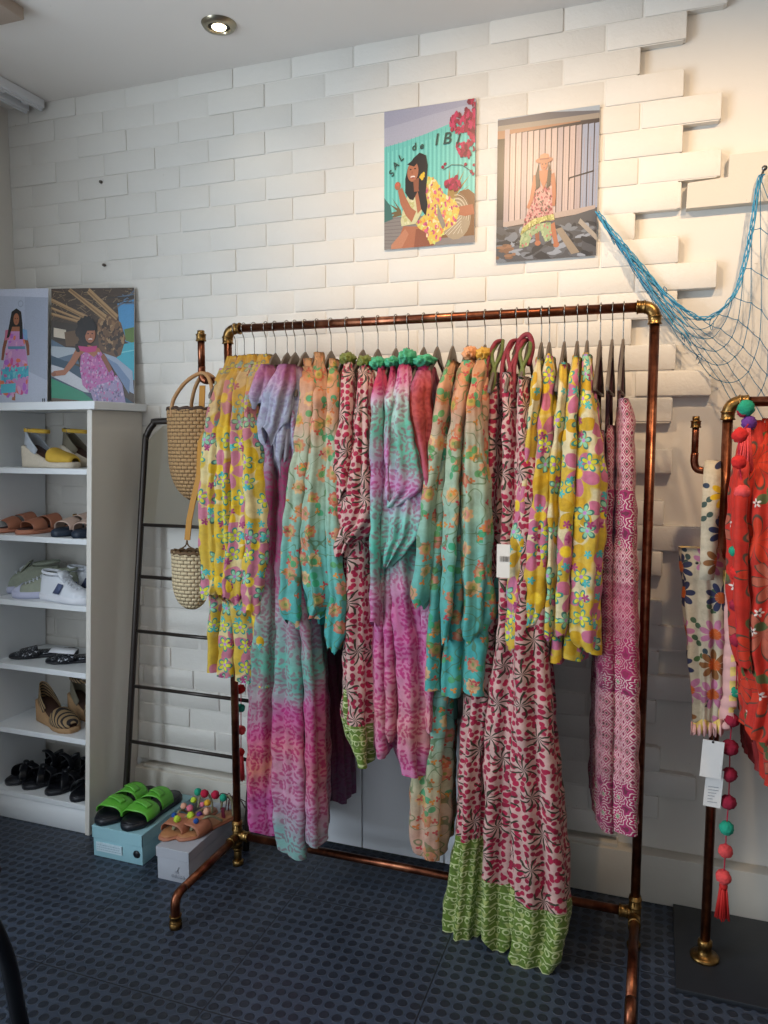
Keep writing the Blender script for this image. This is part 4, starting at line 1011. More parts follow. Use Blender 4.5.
put(sneaker('grey canvas lace-up with lilac-white toe, next to the white trainer',M_CANV,M_LILAC,M_LILAC,M_TRW,None,G),(xs(47,-.18),-.180,SH[2]+.0005),face(-.90,-.42)).scale=(.9,.9,.9)
G='white trainers with slate blue side patch'
put(sneaker('white trainer with slate blue side patch, front one on the third shelf',M_TRW,M_SOLEW,M_TRW,M_TRW,M_BLUEP,G),(-1.937,-.222,SH[2]+.0005),face(1,-.14)).scale=(.9,.9,.92)
put(sneaker('white trainer with slate blue side patch, behind its mate against the shelf side',M_TRW,M_SOLEW,M_TRW,M_TRW,M_BLUEP,G),(-1.925,-.105,SH[2]+.0005),face(1,-.0)).scale=(.85,.84,.92)
G='black and white patterned sandals on the fourth shelf'
put(slide('black and white patterned flat sandal, left one on the fourth shelf',M_BLKSOLE,M_BW,M_BW,G,hs=.016,strap2=False,SH_=.024),(xs(42,-.14),-.140,SH[3]+.0005),face(-.84,-.54))
put(slide('black and white patterned flat sandal, right one on the fourth shelf',M_BLKSOLE,M_BW,M_BW,G,hs=.016,strap2=False,SH_=.024),(-1.950,-.150,SH[3]+.0005),face(-.88,-.46))
b=box(-.052,.052,-.014,.014,0,.0012); b.transform(Matrix.Translation((xs(62,-.2),-.205,SH[3]+.050))@Matrix.Rotation(.1,4,'Z')@Matrix.Rotation(.5,4,'X')); o=obj('paper_tag',b,M_WHITE); settle(o,(-1.93,-.2,SH[3]+.06)); tag(o,'long white paper tag lying across the patterned flat sandals','tag')
G='striped espadrille wedges on the fifth shelf'
put(wedge('brown striped espadrille wedge, front one on the fifth shelf',M_STRIPE,M_STRIPE,M_JUTB,False,G),(-2.035,-.185,SH[4]+.0005),face(.95,-.36))
put(wedge('brown striped espadrille wedge with a tie, behind its mate on the fifth shelf',M_STRIPE,M_TAUPE,M_JUTB,True,G),(-1.965,-.095,SH[4]+.0005),face(.96,-.2)).scale=(.95,.85,1.15)
G='black strappy sandals on the bottom shelf'
for i,(x,y,a,b_,lb) in enumerate([(-2.195,-.140,-.45,-.9,'leftmost black strappy sandal on the bottom shelf'),(-2.110,-.145,-.42,-.9,'second black strappy sandal from the left on the bottom shelf'),
  (-2.005,-.150,-.30,-.95,'black strappy sandal on the bottom shelf, second from the shelf side panel'),(-1.905,-.155,-.05,-1,'black strappy sandal touching the side panel on the bottom shelf')]):
    put(sandal_knot(lb,G,1),(x,y,.1085),face(a,b_)).scale=(.95,.9,1)
# shoe boxes ----------------------------------------------------------------
def shoe_box(label,x0,x1,y0,y1,h,mat,lidh,extra):
    t=empty('shoe_box',((x0+x1)/2,(y0+y1)/2,0),label,'box')
    o=obj('box_base',box(x0,x1,y0,y1,.0,h-.010,bev=.002),mat,t); smooth_angle(o)
    b=bmesh.new(); e=.003; box(x0-e,x1+e,y0-e,y1+e,h-.004,h,bev=.0015,bm=b)
    for q in ((x0-e,x1+e,y0-e,y0-.0008),(x0-e,x1+e,y1+.0008,y1+e),(x0-e,x0-.0008,y0-e,y1+e),(x1+.0008,x1+e,y0-e,y1+e)): box(*q,h-lidh,h-.003,bm=b)
    o=obj('lid',b,mat,t,False); extra(t); return t
M_BOXB=plain('pale_blue_card','#8fb9c2',.6,0,.04,20); M_BOXG=plain('pale_grey_card','#a9abb2',.6,0,.04,20)
def exb(t):
    b=box(-1.722,-1.620,-.3695,-.3654,.022,.052); obj('size_label',b,plain('paper_label','#b9ccd4',.5),t,False)
    b=bmesh.new(); rr=random.Random(4)
    for r in range(3):
        x=-1.718
        while x<-1.626: w=rr.uniform(.003,.010); box(x,min(x+w,-1.624),-.3702,-.3694,.028+.008*r,.0302+.008*r,bm=b); x+=w+.003
    obj('label_text',b,plain('faded_print','#8aa4b0',.6),t,False)
    b=bmesh.new(); lathe(b,[(.0,-.0035),(.010,-.0035),(.013,-.001),(.013,.001)],(-1.563,-.3665,.036),'Y',24); obj('finger_hole',b,M_BLK,t)
def exg(t):
    b=bmesh.new(); 
    for k in range(5): lathe(b,[(.0035,-.0012),(.0055,-.0012),(.0055,.0)],(-1.395+.0098*k,-.4104+.0028,.020),'Y',14)
    ball(b,(-1.378,-.4098+.0022,.034),.007,2,(1,.10,.7)); tube(b,[(-1.378,-.4085,.036),(-1.374,-.4085,.048),(-1.371,-.4085,.052)],.0012,6)
    obj('printed_logo',b,plain('pale_print','#8f9198',.5),t)
shoe_box('pale blue shoe box on the floor with green slides on its lid',-1.737,-1.541,-.365,-.075,.106,M_BOXB,.040,exb)
shoe_box('small grey shoe box on the floor under pompom sandals',-1.452,-1.335,-.407,-.095,.108,M_BOXG,.032,exg)
G='lime green two-strap slides on the blue box'
def green(label,loc,rz):
    t=slide(label,M_BLKSOLE,M_GRN,M_BLK,G,L=.255,W=.098,hs=.028); put(t,loc,rz)
    for (t0,t1,h) in ((.66,.76,.040),(.38,.48,.050)):
        rows=[[( -cos(a)*hw(tt)*.049,(tt-.5)*.255,.0255+h*sin(a)**.7+.0035) for a in [PI*(.20+.42*i/8) for i in range(9)]] for tt in [t0+(t1-t0)*k/4 for k in range(5)]]
        o=obj('strap_tab',grid_mesh(rows),M_GRN,t,world=False); solid(o,.003)
    return t
green('lime green slide with black footbed, left one on the pale blue box',(-1.700,-.235,.1065),face(-.12,-1))
green('lime green slide with black footbed, right one on the pale blue box',(-1.596,-.235,.1065),face(-.10,-1))
POMC={k:plain('pompom_'+k,v,.9,0,.25,120,1.,220) for k,v in dict(red='#b0163a',green='#1f9a7c',lime='#b4cf3a',blue='#1d4f9a',yellow='#d9a62c',pink='#cf6f86',peach='#dca58a',purple='#5a2a7a',crimson='#8f1230',coral='#d84a4a',scarlet='#c41f1c',teal='#138a6c').items()}
def pom(c,r,m,parent,world=True,name='pompom'):
    b=bmesh.new(); ball(b,c,r,3,jit=.10); return obj(name,b,POMC[m],parent,world=world)
def pomsandal(label,loc,rz,cols,seed):
    t=slide(label,M_TAN,M_TAN,plain('tan_footbed','#a9744c',.5,0,.1,30),'tan pompom sandals on the grey box',name='pompom_sandal',L=.235,W=.080,hs=.012,strap2=False)
    put(t,loc,rz); R_=random.Random(seed)
    b=bmesh.new()
    for s in (-1,1): tube(b,catmull([(0,.07,.016),(s*.014,.045,.040),(s*.026,.01,.050),(s*.034,-.03,.022)],5),.004,7)
    tube(b,catmull([(-.034,-.075,.02),(-.026,-.08,.06),(0,-.085,.075),(.026,-.08,.06),(.034,-.075,.02)],5),.004,7)
    N_=0; obj('braided_strap',b,plain('braided_cord','#8d8a6a',.8,0,.7,260),t,world=False)
    for k,(cn,x,y,z,r) in enumerate(cols): pom((x,y,z),r,cn,t,False)
    return t
pomsandal('tan sandal with bright pompoms, left one on the small grey box',(-1.430,-.262,.1085),face(-.22,-1),
 [('lime',-.012,.062,.052,.0115),('blue',.020,.045,.048,.009),('pink',-.022,.015,.072,.011),('peach',.012,.010,.068,.010),('lime',-.004,-.020,.080,.010),('red',-.020,-.055,.092,.0135),('green',.012,-.055,.090,.0125)],1)
pomsandal('tan sandal with bright pompoms, right one on the small grey box',(-1.362,-.250,.1085),face(-.38,-.93),
 [('blue',-.018,.060,.050,.009),('lime',.026,.050,.050,.0125),('peach',-.020,.020,.068,.011),('purple',.006,.030,.052,.010),('yellow',.010,-.005,.078,.011),('pink',.026,.005,.070,.009),('green',-.022,-.045,.092,.0125),('red',.014,-.040,.092,.014)],2)
t=empty('trailing_ties',(-1.36,-.12,.109),'loose dark red laces and tassels trailing at the back of the grey box','laces')
b=bmesh.new(); rr=random.Random(9)
for k in range(7):
    x=-1.37+.008*k; tube(b,catmull([(x,-.16,.112),(x+rr.uniform(-.02,.02),-.14,.15+rr.uniform(0,.04)),(x+rr.uniform(.0,.03),-.11,.14),(x+rr.uniform(.0,.03),-.10,.111)],6),.0016,6)
obj('cords',b,plain('maroon_cord','#5a2a34',.7),t); b=bmesh.new()
for k in range(14): tube(b,[(-1.335+rr.uniform(-.006,.006),-.20+rr.uniform(-.005,.005),.155),(-1.333+rr.uniform(-.010,.010),-.20+rr.uniform(-.009,.009),.111)],.0016,5)
obj('tassel',b,plain('maroon_tassel','#7a2038',.8),t)
# straw bags on the rack's side arm ---------------------------------------------
def bag(label,cx,cy,z0,z1,a,bb,mat,r0=.55):
    t=empty('straw_bag',(cx,cy,z1),label,'bag'); rows=[];uv=[];n=56;m=34
    per=2*PI*math.sqrt((a*a+bb*bb)/2)
    for j in range(m+1):
        s=j/m; z=z1-(z1-z0)*s; k=1-.03*s if s<.5 else (1-.03*s)*math.sqrt(max(.0,1-((s-.5)/.515)**2.4))
        w=.004*sin(40*s)
        rows.append([(cx+(a*k)*cos(2*PI*i/n),cy+bb*k*sin(2*PI*i/n),z+.004*sin(5*2*PI*i/n)*(s<.05)) for i in range(n)]); uv.append([(per*i/n,z) for i in range(n+1)])
    o=obj('woven_body',grid_mesh(rows,True,uv),mat,t); solid(o,.006,-1)
    b=bmesh.new(); tube(b,[(cx+(a+.002)*cos(2*PI*i/40),cy+(bb+.002)*sin(2*PI*i/40),z1+.003*sin(i*2.1)) for i in range(40)],.006,8,closed=True); obj('rim',b,mat,t)
    return t
t=bag('round straw basket bag with cane handles hanging from the rack arm',-1.376,RY,1.205,1.488,.089,.062,M_STRAW)
for s in (-1,1):
    b=bmesh.new(); tube(b,catmull([(-1.425,RY+s*.056,1.462),(-1.420,RY+s*.05,1.515),(-1.385,RY+s*.030,1.572),(-1.335,RY+s*.010,1.598),(-1.295,RY+s*.03,1.55),(-1.29,RY+s*.05,1.462)],6),.0062,10); obj('handle',b,M_CANE,t)
t=bag('small pale woven bag on a mustard strap below the straw basket',-1.350,-.335,.872,1.045,.058,.035,M_STRAW2)
a_=[atY(u,v,-.335) for u,v in ((199,475),(193,500),(189,520),(187,540))]
rows=[]
for p in a_: rows.append([(p[0]-.010,p[1],p[2]),(p[0]+.012,p[1]-.004,p[2])])
rows.insert(0,[(-1.35,-.262,1.560),(-1.33,-.262,1.560)]); 
o=obj('strap',grid_mesh(rows),plain('mustard_strap','#a8741f',.6),t,False); solid(o,.003)
b=bmesh.new(); p=a_[-1]
for s in (-1,1): tube(b,catmull([(p[0],p[1],p[2]),(p[0]+s*.008,p[1],p[2]-.02),(-1.352+s*.052,-.335,1.045)],5),.0022,7)
obj('cord_handle',b,M_STRAW2,t)
# pompom garlands ------------------------------------------------------------------
t=empty('pompom_garland',(.205,-.275,R2Z),'long red string of felt pompoms ending in a red tassel, on the right rack post','garland')
balls=[(746,408,7.5,'teal'),(743,412,5,'crimson'),(749,423,6.5,'purple'),(740,435,6.5,'scarlet'),(739,462,6,'scarlet'),(742,492,6.5,'coral'),(735,551,5,'teal'),(738,573,7,'scarlet'),(736,605,5.5,'crimson'),(737,640,6,'crimson'),(736,692,5,'teal'),(732,720,6.5,'crimson'),(730,747.5,7.5,'crimson'),(729.5,774.5,7,'crimson'),(728.5,802,7,'crimson'),(726.5,828,6.5,'green'),(725.5,851,6.5,'coral'),(723.5,877,7,'coral')]
yg=-.292; pts=[]
for k,(u,v,r,m) in enumerate(balls):
    yy=yg-(.13 if 430<v<690 else 0); c=atY(u,v,yy); pts.append((.205,yy,c[2])); pom(c if v<700 else (c[0],c[1],c[2]),r*.00268,m,t)
b=bmesh.new(); tube(b,catmull([(.2,RY,R2Z+.014)]+[ (atY(q[0],q[1],yg-(.13 if 430<q[1]<690 else 0))) for q in balls],3),.0017,6); obj('string',b,POMC['red'],t)
b=bmesh.new(); rr=random.Random(12); c=atY(723.5,884,yg); e=atY(722,918,yg)
lathe(b,[(.004,.012),(.009,.004),(.0105,-.006),(.009,-.012)],(c[0],c[1],c[2]),n=14)
for k in range(60):
    a=rr.uniform(0,6.28); r=rr.uniform(.2,1)**.5
    tube(b,[(c[0]+.008*r*cos(a),c[1]+.008*r*sin(a),c[2]),(e[0]+.019*r*cos(a),e[1]+.012*r*sin(a),e[2]+rr.uniform(-.005,.006))],.0016,5)
obj('tassel',b,plain('red_tassel','#c4201c',.7),t)
b=bmesh.new(); rr=random.Random(13)
for k in range(46):
    a=rr.uniform(0,6.28); r=rr.uniform(.2,1)**.5; c=atY(747,428,-.34); e=atY(744,470,-.35)
    tube(b,[(c[0]+.006*r*cos(a),c[1]+.006*r*sin(a),c[2]),(e[0]+.020*r*cos(a),e[1]+.012*r*sin(a),e[2]+rr.uniform(-.008,.008))],.0020,5)
obj('tassel',b,POMC['coral'],t)
t=empty('pompom_garland',(-1.235,-.21,1.0),'short string of red and green pompoms behind the left copper post','garland')
pp=[(240.5,689,5,'scarlet'),(241,708,4.5,'green'),(241,730,5,'coral'),(241,752,4,'scarlet')]
for u,v,r,m in pp: pom(atY(u,v,-.215),r*.0031,m,t)
b=bmesh.new(); tube(b,[atY(242,560,-.215),atY(241,689,-.215),atY(241,755,-.215)],.0015,6); obj('string',b,POMC['red'],t)
b=bmesh.new(); rr=random.Random(14); c=atY(241,752,-.215); e=atY(241.5,779,-.215)
for k in range(36):
    a=rr.uniform(0,6.28); r=rr.uniform(.2,1)**.5
    tube(b,[(c[0]+.006*r*cos(a),c[1]+.006*r*sin(a),c[2]),(e[0]+.011*r*cos(a),e[1]+.009*r*sin(a),e[2]+rr.uniform(-.006,.006))],.0017,5)
obj('tassel',b,POMC['coral'],t)
# red flowered garments on the right rack ------------------------------------------
HT=[.262,.305,.352]
for x,lb in zip(HT,('hanger of the red kimono furthest left on the right-hand rack','hanger of the front red flowered kimono at the picture edge','last hanger in view on the right-hand rack')):
    h=copy_tree(hproto); h.location=(x,RY,HZ-(RZ-R2Z)); tag(h,lb,'hanger','hangers on the right-hand rack')
_hz=HZ; HZ=HZ-(RZ-R2Z)
def rg(label,hx,parts,nm='red_kimono'):
    t=empty(nm,(hx,RY,HZ),label,'kimono','red flowered garments on the right-hand rack')
    for n_,rows,kind,sd,am in parts: drape(n_,rows,M_RED if n_!='lining' else plain('deep_red_lining','#7a1414',.7,0,.2,30),t,hx,kind,amp=am,seed=sd,hem=.012)
    return t
rg('red flowered kimono hanging directly behind the pompom string',HT[0],[('sleeve',[(424,748,758),(436,741,757),(450,737,754),(480,734,750),(500,731,750),(560,731,752),(600,733,753),(640,735,752),(672,740,752)],'sleeve',201,.007),
 ('body',[(420,750,762),(450,746,766),(500,742,770),(600,742,772),(700,744,764),(738,747,768)],'body',202,.006),('lining',[(600,742,768,-.30),(700,746,766,-.30),(772,757,772,-.30)],'body',203,.006)])
rg('brighter red flowered kimono in front, cut by the right edge of the picture',HT[1],[('sleeve',[(418,764,776),(432,760,780),(447,757,786),(500,750,790),(520,748,792),(535,750,790),(555,746,790),(599,749,792),(632,743,790),(655,745,788),(672,751,784),(700,758,782),(716,755,781),(738,751,776),(744,753,768)],'sleeve',204,.009),
 ('body',[(414,766,784),(500,764,800),(600,764,804),(690,762,800),(792,768,800)],'body',205,.008)])
rg('red flowered garment mostly outside the right edge',HT[2],[('body',[(416,784,798),(500,782,830),(700,780,830),(800,784,826)],'body',206,.008)])
HZ=_hz
# cream botanical halter on the side arm -------------------------------------------------
t=empty('ruffled_halter_top',(.12,-.27,1.33),'cream botanical halter top with ruffle trim, hung on the small pipe arm','top')
drape('body',[(549,679,722),(562,680,728),(600,683,732),(650,687,731),(700,692,727),(730,695,721)],M_BAGF,t,.12,'flap',yfix=-.285,amp=.006,seed=301,hem=.004,back=-.235)
rows=[];uv=[]
A=[(463,704,721,-.262),(480,703,721,-.285),(520,701,719,-.30),(560,700,717,-.312),(580,699,714,-.318)]
A=[(462,705,721,-.240),(460,705,721,-.252)]+A
for v,a,c,y in A:
    p=atY(a,v,y); q=atY(c,v,y); rows.append([p,((p[0]+q[0])/2,p[1]-.004,(p[2]+q[2])/2),q]); uv.append([(p[0],p[2]+.0),((p[0]+q[0])/2,p[2]),(q[0],p[2])])
o=obj('neck_strap',grid_mesh(rows,False,uv),M_BAGF,t); solid(o,.003)
b=bmesh.new(); ball(b,atY(697,563,-.318),.004,2); obj('strap_slider',b,M_BLK,t)
N=NB('heart_trim'); r,a,c,_=N.cell(N.ob(),.02,.4); M_TRIM=N.done(N.mix(N.lt(r,.30),N.mix(N.lt(c[0],.5),'#d8bd66','#cfa09a'),'#a83a3a'),.7)
rows=[];R_=random.Random(8)
edge=[(575,727,733),(588,728,736),(600,729,738),(612,728,739),(625,728,741),(638,727,742),(650,727,741),(662,726,740),(676,726,740),(690,725,738),(702,723,736),(714,722,733),(724,720,729)]
for k,(v,a,c) in enumerate(edge):
    for dv,yo in ((-5,-.010),(1,-.024),(5,-.010)):
        p=atY(a-4,v+dv,-.283); q=atY(c,v+dv,-.283); rows.append([p,((p[0]+q[0])/2,-.283+yo*.7,p[2]),(q[0],-.283+yo,q[2])])
o=obj('ruffle',grid_mesh(rows),M_TRIM,t); solid(o,.0015)
rows=[]
for k in range(22):
    u=691+33*k/21; p=atY(u,722+2*sin(k*.6),-.30); q=atY(u-.5,735+1.5*sin(k*1.7),-.30); yo=.010*sin(k*1.9)
    rows.append([(p[0],-.292,p[2]),(q[0],-.300+yo,q[2])])
o=obj('hem_ruffle',grid_mesh(rows),M_TRIM,t); solid(o,.0015)
t=empty('swing_tag',(.155,-.31,.63),'white swing tags hanging from the cream botanical halter top','tag')
for (u0,u1,v0,v1,y) in ((703,723,739,779,-.318),(706.5,722.5,768,808,-.306)):
    a=atY(u0,v0,y); c=atY(u1,v1,y); b=box(a[0],c[0],y-.0006,y+.0006,c[2],a[2]); b.transform(Matrix.Translation((a[0],y,a[2]))@Matrix.Rotation(.05,4,'Y')@Matrix.Translation((-a[0],-y,-a[2]))); obj('card',b,plain('card','#dcdad6',.5),t,False)
b=bmesh.new(); rr=random.Random(6); a=atY(708,786,-.3070)
for r in range(6): box(a[0],a[0]+rr.uniform(.012,.028),-.3078,-.3068,a[2]-.008*r-.0012,a[2]-.008*r,bm=b)
obj('tag_text',b,plain('tag_print','#8a8a90',.6),t,False)
b=bmesh.new(); c=atY(713,742,-.3188); lathe(b,[(.0,-.0012),(.003,-.0012),(.003,.0)],(c[0],c[1],c[2]),'Y',14); tube(b,catmull([(c[0],c[1],c[2]),(c[0]+.004,c[1]+.01,c[2]+.02),(c[0],-.29,c[2]+.035)],4),.0008,5); obj('cord',b,M_BLK,t)
# ------------------------------------------------------------------ fishing net
M_NET=plain('blue_net_cord','#3f94b8',.7,0,.2,60); M_NETD=plain('blue_net_twine','#2b6f8f',.7,0,.2,60)
t=empty('fishing_net',(.238,-.02,2.095),'pale blue fishing net draped over the brick wall at upper right','net')
Ed=[(597,215),(622,252),(650,298),(680,340),(712,380),(745,418),(780,455),(805,490),(832,525),(862,545)]
Rp=[(597,213),(619,240),(646,272),(676,304),(702,319),(724,308),(740,280),(751,232),(763,176),(790,245)]
def spl(P,s):
    i=int(s); t=s-i; g=lambda k:P[max(0,min(len(P)-1,k))]; a,b,c,d=g(i-1),g(i),g(i+1),g(i+2)
    return [.5*(2*b[k]+(c[k]-a[k])*t+(2*a[k]-5*b[k]+4*c[k]-d[k])*t*t+(3*b[k]-a[k]-3*c[k]+d[k])*t**3) for k in (0,1)]
def net_at(s,v):
    s=max(0,min(s,len(Ed)-1.001)); e=spl(Ed,s); r=spl(Rp,s)
    vv=v**.85; y=-.020-.020*sin(PI*min(1,v))*min(1,s/4)-.006*sin(s*3+v*5)
    return Vector(atY(e[0]+(r[0]-e[0])*vv,e[1]+(r[1]-e[1])*vv,y))
tw=bmesh.new(); kn=tw; NI=23; NJ=10
rr=random.Random(21)
node={}
for i in range(NI+1):
    for j in range(NJ+1):
        if (i+j)%2==0: node[i,j]=net_at((i/NI)*9,j/NJ)+Vector((rr.uniform(-.003,.003),0,rr.uniform(-.003,.003)))*(1 if i>5 else .3)
for (i,j),p in node.items():
    for dj in (-1,1):
        q=node.get((i+1,j+dj))
        if q is not None:
            m=(p+q)/2+Vector((0,-.002,-(p-q).length*.07)); tube(tw,catmull([p,m,q],3),.00105,5)
    if i>3: ball(kn,p,.0027,1)
NETW=tw
for k in range(5):
    b=bmesh.new(); pts=[]
    for q in range(65):
        s=8*q/64; p=net_at(s,1.); pts.append(p+Vector((.0050*sin(q*.7+k*1.26),-.006+.0045*cos(q*.6+k*1.26),.0050*sin(q*.5+k*2.1))))
    tube(b,pts,.0015,6); obj('border_rope',b,M_NET,t)
for k in range(4):
    b=bmesh.new(); pts=[]
    for q in range(24):
        s=3.4*q/23; p=net_at(s,.2+.2*k); pts.append(p+Vector((.003*sin(q*1.5+k),-.004,.003*cos(q*1.2+k*2))))
    tube(b,pts,.0016,6); obj('gathered_cord',b,M_NET,t)
b=NETW; rr=random.Random(3)
for s in (.6,1.2,1.7,2.2,2.6,3.1,3.5,4.4,4.9):
    p=net_at(s,rr.choice((0,.1,1))); d=Vector((rr.uniform(-.02,.02),-.01,rr.uniform(-.02,.02)))
    tube(b,catmull([p,p+d,p+d*1.3+Vector((.008,0,-.012)),p+Vector((.006,-.004,-.01))],4),.0011,5)
obj('mesh_twine',b,M_NETD,t)
b=bmesh.new(); c=atY(763,172,-.02); lathe(b,[(.0035,-.03),(.0035,.030),(.0035,.04)],(c[0],c[1],c[2]),'Y',12); lathe(b,[(.0,-.034),(.007,-.033),(.007,-.030),(.003,-.029)],(c[0],c[1],c[2]),'Y',14); o=obj('nail',b,M_WIRE,t)
# ------------------------------------------------------------------ chair at the lower left edge
t=empty('metal_chair',(-1.56,-1.25,0),'black metal chair, one slanting leg visible at lower left corner','chair')
def leg(P): b=bmesh.new(); tube(b,catmull(P,8),.0175,12); obj('leg',b,M_BLACK,t)
f1=atZ(27,1050,.0)
leg([(f1[0],f1[1],.0),(f1[0]+.002,f1[1]-.020,.10),(f1[0]+.028,f1[1]-.070,.28),(f1[0]+.020,f1[1]-.115,.43)])
for dx,dy,s in ((-.44,0,-1),(0,-.42,1),(-.44,-.42,-1)):
    x=f1[0]+dx; y=f1[1]+dy; sy=-1 if dy==0 else 1
    leg([(x,y,0),(x-.005*s,y+.012*sy,.10),(x-.030*s,y+.045*sy,.28),(x-.075*s,y+.085*sy,.43)])
b=bmesh.new(); bm_box(b,(f1[0]-.22,f1[1]-.21,.445),(.40,.38,.022),bev=.010); o=obj('seat',b,M_BLACK,t); smooth_angle(o)
b=bmesh.new(); tube(b,catmull([(f1[0]-.40,f1[1]-.05,.45),(f1[0]-.45,f1[1]-.04,.70),(f1[0]-.47,f1[1]-.08,.80),(f1[0]-.47,f1[1]-.34,.80),(f1[0]-.45,f1[1]-.38,.70),(f1[0]-.40,f1[1]-.37,.45)],8),.011,12); obj('backrest',b,M_BLACK,t)
# ------------------------------------------------------------------ posters
class Print:
    """a flat printed picture: thin inked patches on a board; u right 0..1, v down 0..1"""
    def __init__(s,w,h): s.w=w; s.h=h; s.V=[]; s.F=[]; s.C=[]; s.k=0; s.R=random.Random(5)
    def P(s,pts,col,clip=True):
        s.k+=1; d=.00012+s.k*.0000045; b=len(s.V); pts=[(min(1,max(0,u)),min(1,max(0,v))) for u,v in pts] if clip else pts
        for u,v in pts: s.V.append((u*s.w,-d,(1-v)*s.h))
        s.F.append(tuple(range(b,b+len(pts)))); s.C.append(hexc(col))
    def R_(s,u0,v0,u1,v1,col): s.P([(u0,v0),(u1,v0),(u1,v1),(u0,v1)],col)
    def E(s,u,v,ru,rv,col,n=18,rot=0,j=0):
        c,q=cos(rot),sin(rot); s.P([(u+(ru*cos(a)*c-rv*sin(a)*q)*(1+s.R.uniform(-j,j)),v+(ru*cos(a)*q+rv*sin(a)*c)*(1+s.R.uniform(-j,j))) for a in [2*PI*i/n for i in range(n)]],col)
    def L(s,pts,wd,col):
        for (a,b),(c,d) in zip(pts,pts[1:]):
            dx,dy=c-a,(d-b); l=math.hypot(dx,dy) or 1; nx,ny=-dy/l*wd/2,dx/l*wd/2
            s.P([(a+nx,b+ny),(c+nx,d+ny),(c-nx,d-ny),(a-nx,b-ny)],col)
    def limb(s,pts,ws,col):
        lft=[];rgt=[]
        for i,(a,b) in enumerate(pts):
            p=pts[max(0,i-1)]; q=pts[min(len(pts)-1,i+1)]; dx,dy=q[0]-p[0],q[1]-p[1]; l=math.hypot(dx,dy) or 1
            lft.append((a-dy/l*ws[i]/2,b+dx/l*ws[i]/2)); rgt.append((a+dy/l*ws[i]/2,b-dx/l*ws[i]/2))
        s.P(lft+rgt[::-1],col)
    def dots(s,poly,n,cols,r0,r1,flower=False):
        xs=[p[0] for p in poly]; ys=[p[1] for p in poly]; m=0; tries=0
        while m<n and tries<n*20:
            tries+=1; u=s.R.uniform(min(xs),max(xs)); v=s.R.uniform(min(ys),max(ys)); ins=False; j=len(poly)-1
            for i in range(len(poly)):
                if (poly[i][1]>v)!=(poly[j][1]>v) and u<(poly[j][0]-poly[i][0])*(v-poly[i][1])/(poly[j][1]-poly[i][1])+poly[i][0]: ins=not ins
                j=i
            if ins:
                m+=1; r=s.R.uniform(r0,r1); s.E(u,v,r,r*s.w/s.h*s.R.uniform(.7,1.2),s.R.choice(cols),7,s.R.uniform(0,3),.2)
    def build(s,name,parent,M):
        me=bpy.data.meshes.new(name); me.from_pydata(s.V,[],s.F); ca=me.color_attributes.new('Col','FLOAT_COLOR','CORNER'); i=0
        for f,c in zip(me.polygons,s.C):
            for _ in range(f.loop_total): ca.data[i].color=c; i+=1
        me.transform(M); o=obj(name,me,M_PRINT,parent,False); return o
def poster(label,BL,BR,h,lean,painter,group,text=None):
    BL=Vector(BL); BR=Vector(BR); d=(BR-BL); w=d.length; ang=math.atan2(d.y,d.x)
    M=Matrix.Translation(BL)@Matrix.Rotation(ang,4,'Z')@Matrix.Rotation(-lean,4,'X')
    t=empty('poster',((BL+BR)/2)[:],label,'poster',group)
    b=bmesh.new(); bm_box(b,(w/2,.0025,h/2),(w,.005,h),bev=.0006,seg=1); b.transform(M); obj('board',b,plain('foam_board','#d8d8d8',.5),t,False)
    p=Print(w,h); painter(p); p.build('printed_picture',t,M)
    if text:
        for ch,u,v,sz,rot in text:
            cu=bpy.data.curves.new('letter','FONT'); cu.body=ch; cu.size=sz*h; cu.extrude=.0001; cu.align_x='CENTER'; cu.align_y='CENTER'; cu.offset=.0006; cu.shear=.2
            tmp=bpy.data.objects.new('tmp',cu); COL.objects.link(tmp); dg=bpy.context.evaluated_depsgraph_get(); me=bpy.data.meshes.new_from_object(tmp.evaluated_get(dg)); bpy.data.objects.remove(tmp)
            me.transform(M@Matrix.Translation((u*w,-.0035,(1-v)*h))@Matrix.Rotation(rot,4,'Y')@Matrix.Rotation(PI/2,4,'X')@Matrix.Shear('XY',4,(0,0)))
            me.materials.clear(); obj('printed_letter',me,M_INK,t,False)
    return t
SK='#a8694a'; SKD='#8a5138'; HAIR='#17100f'
FLW=['#d8b23a','#d0607e','#d98a4a','#c8d070','#b64d74','#e3d9a8']
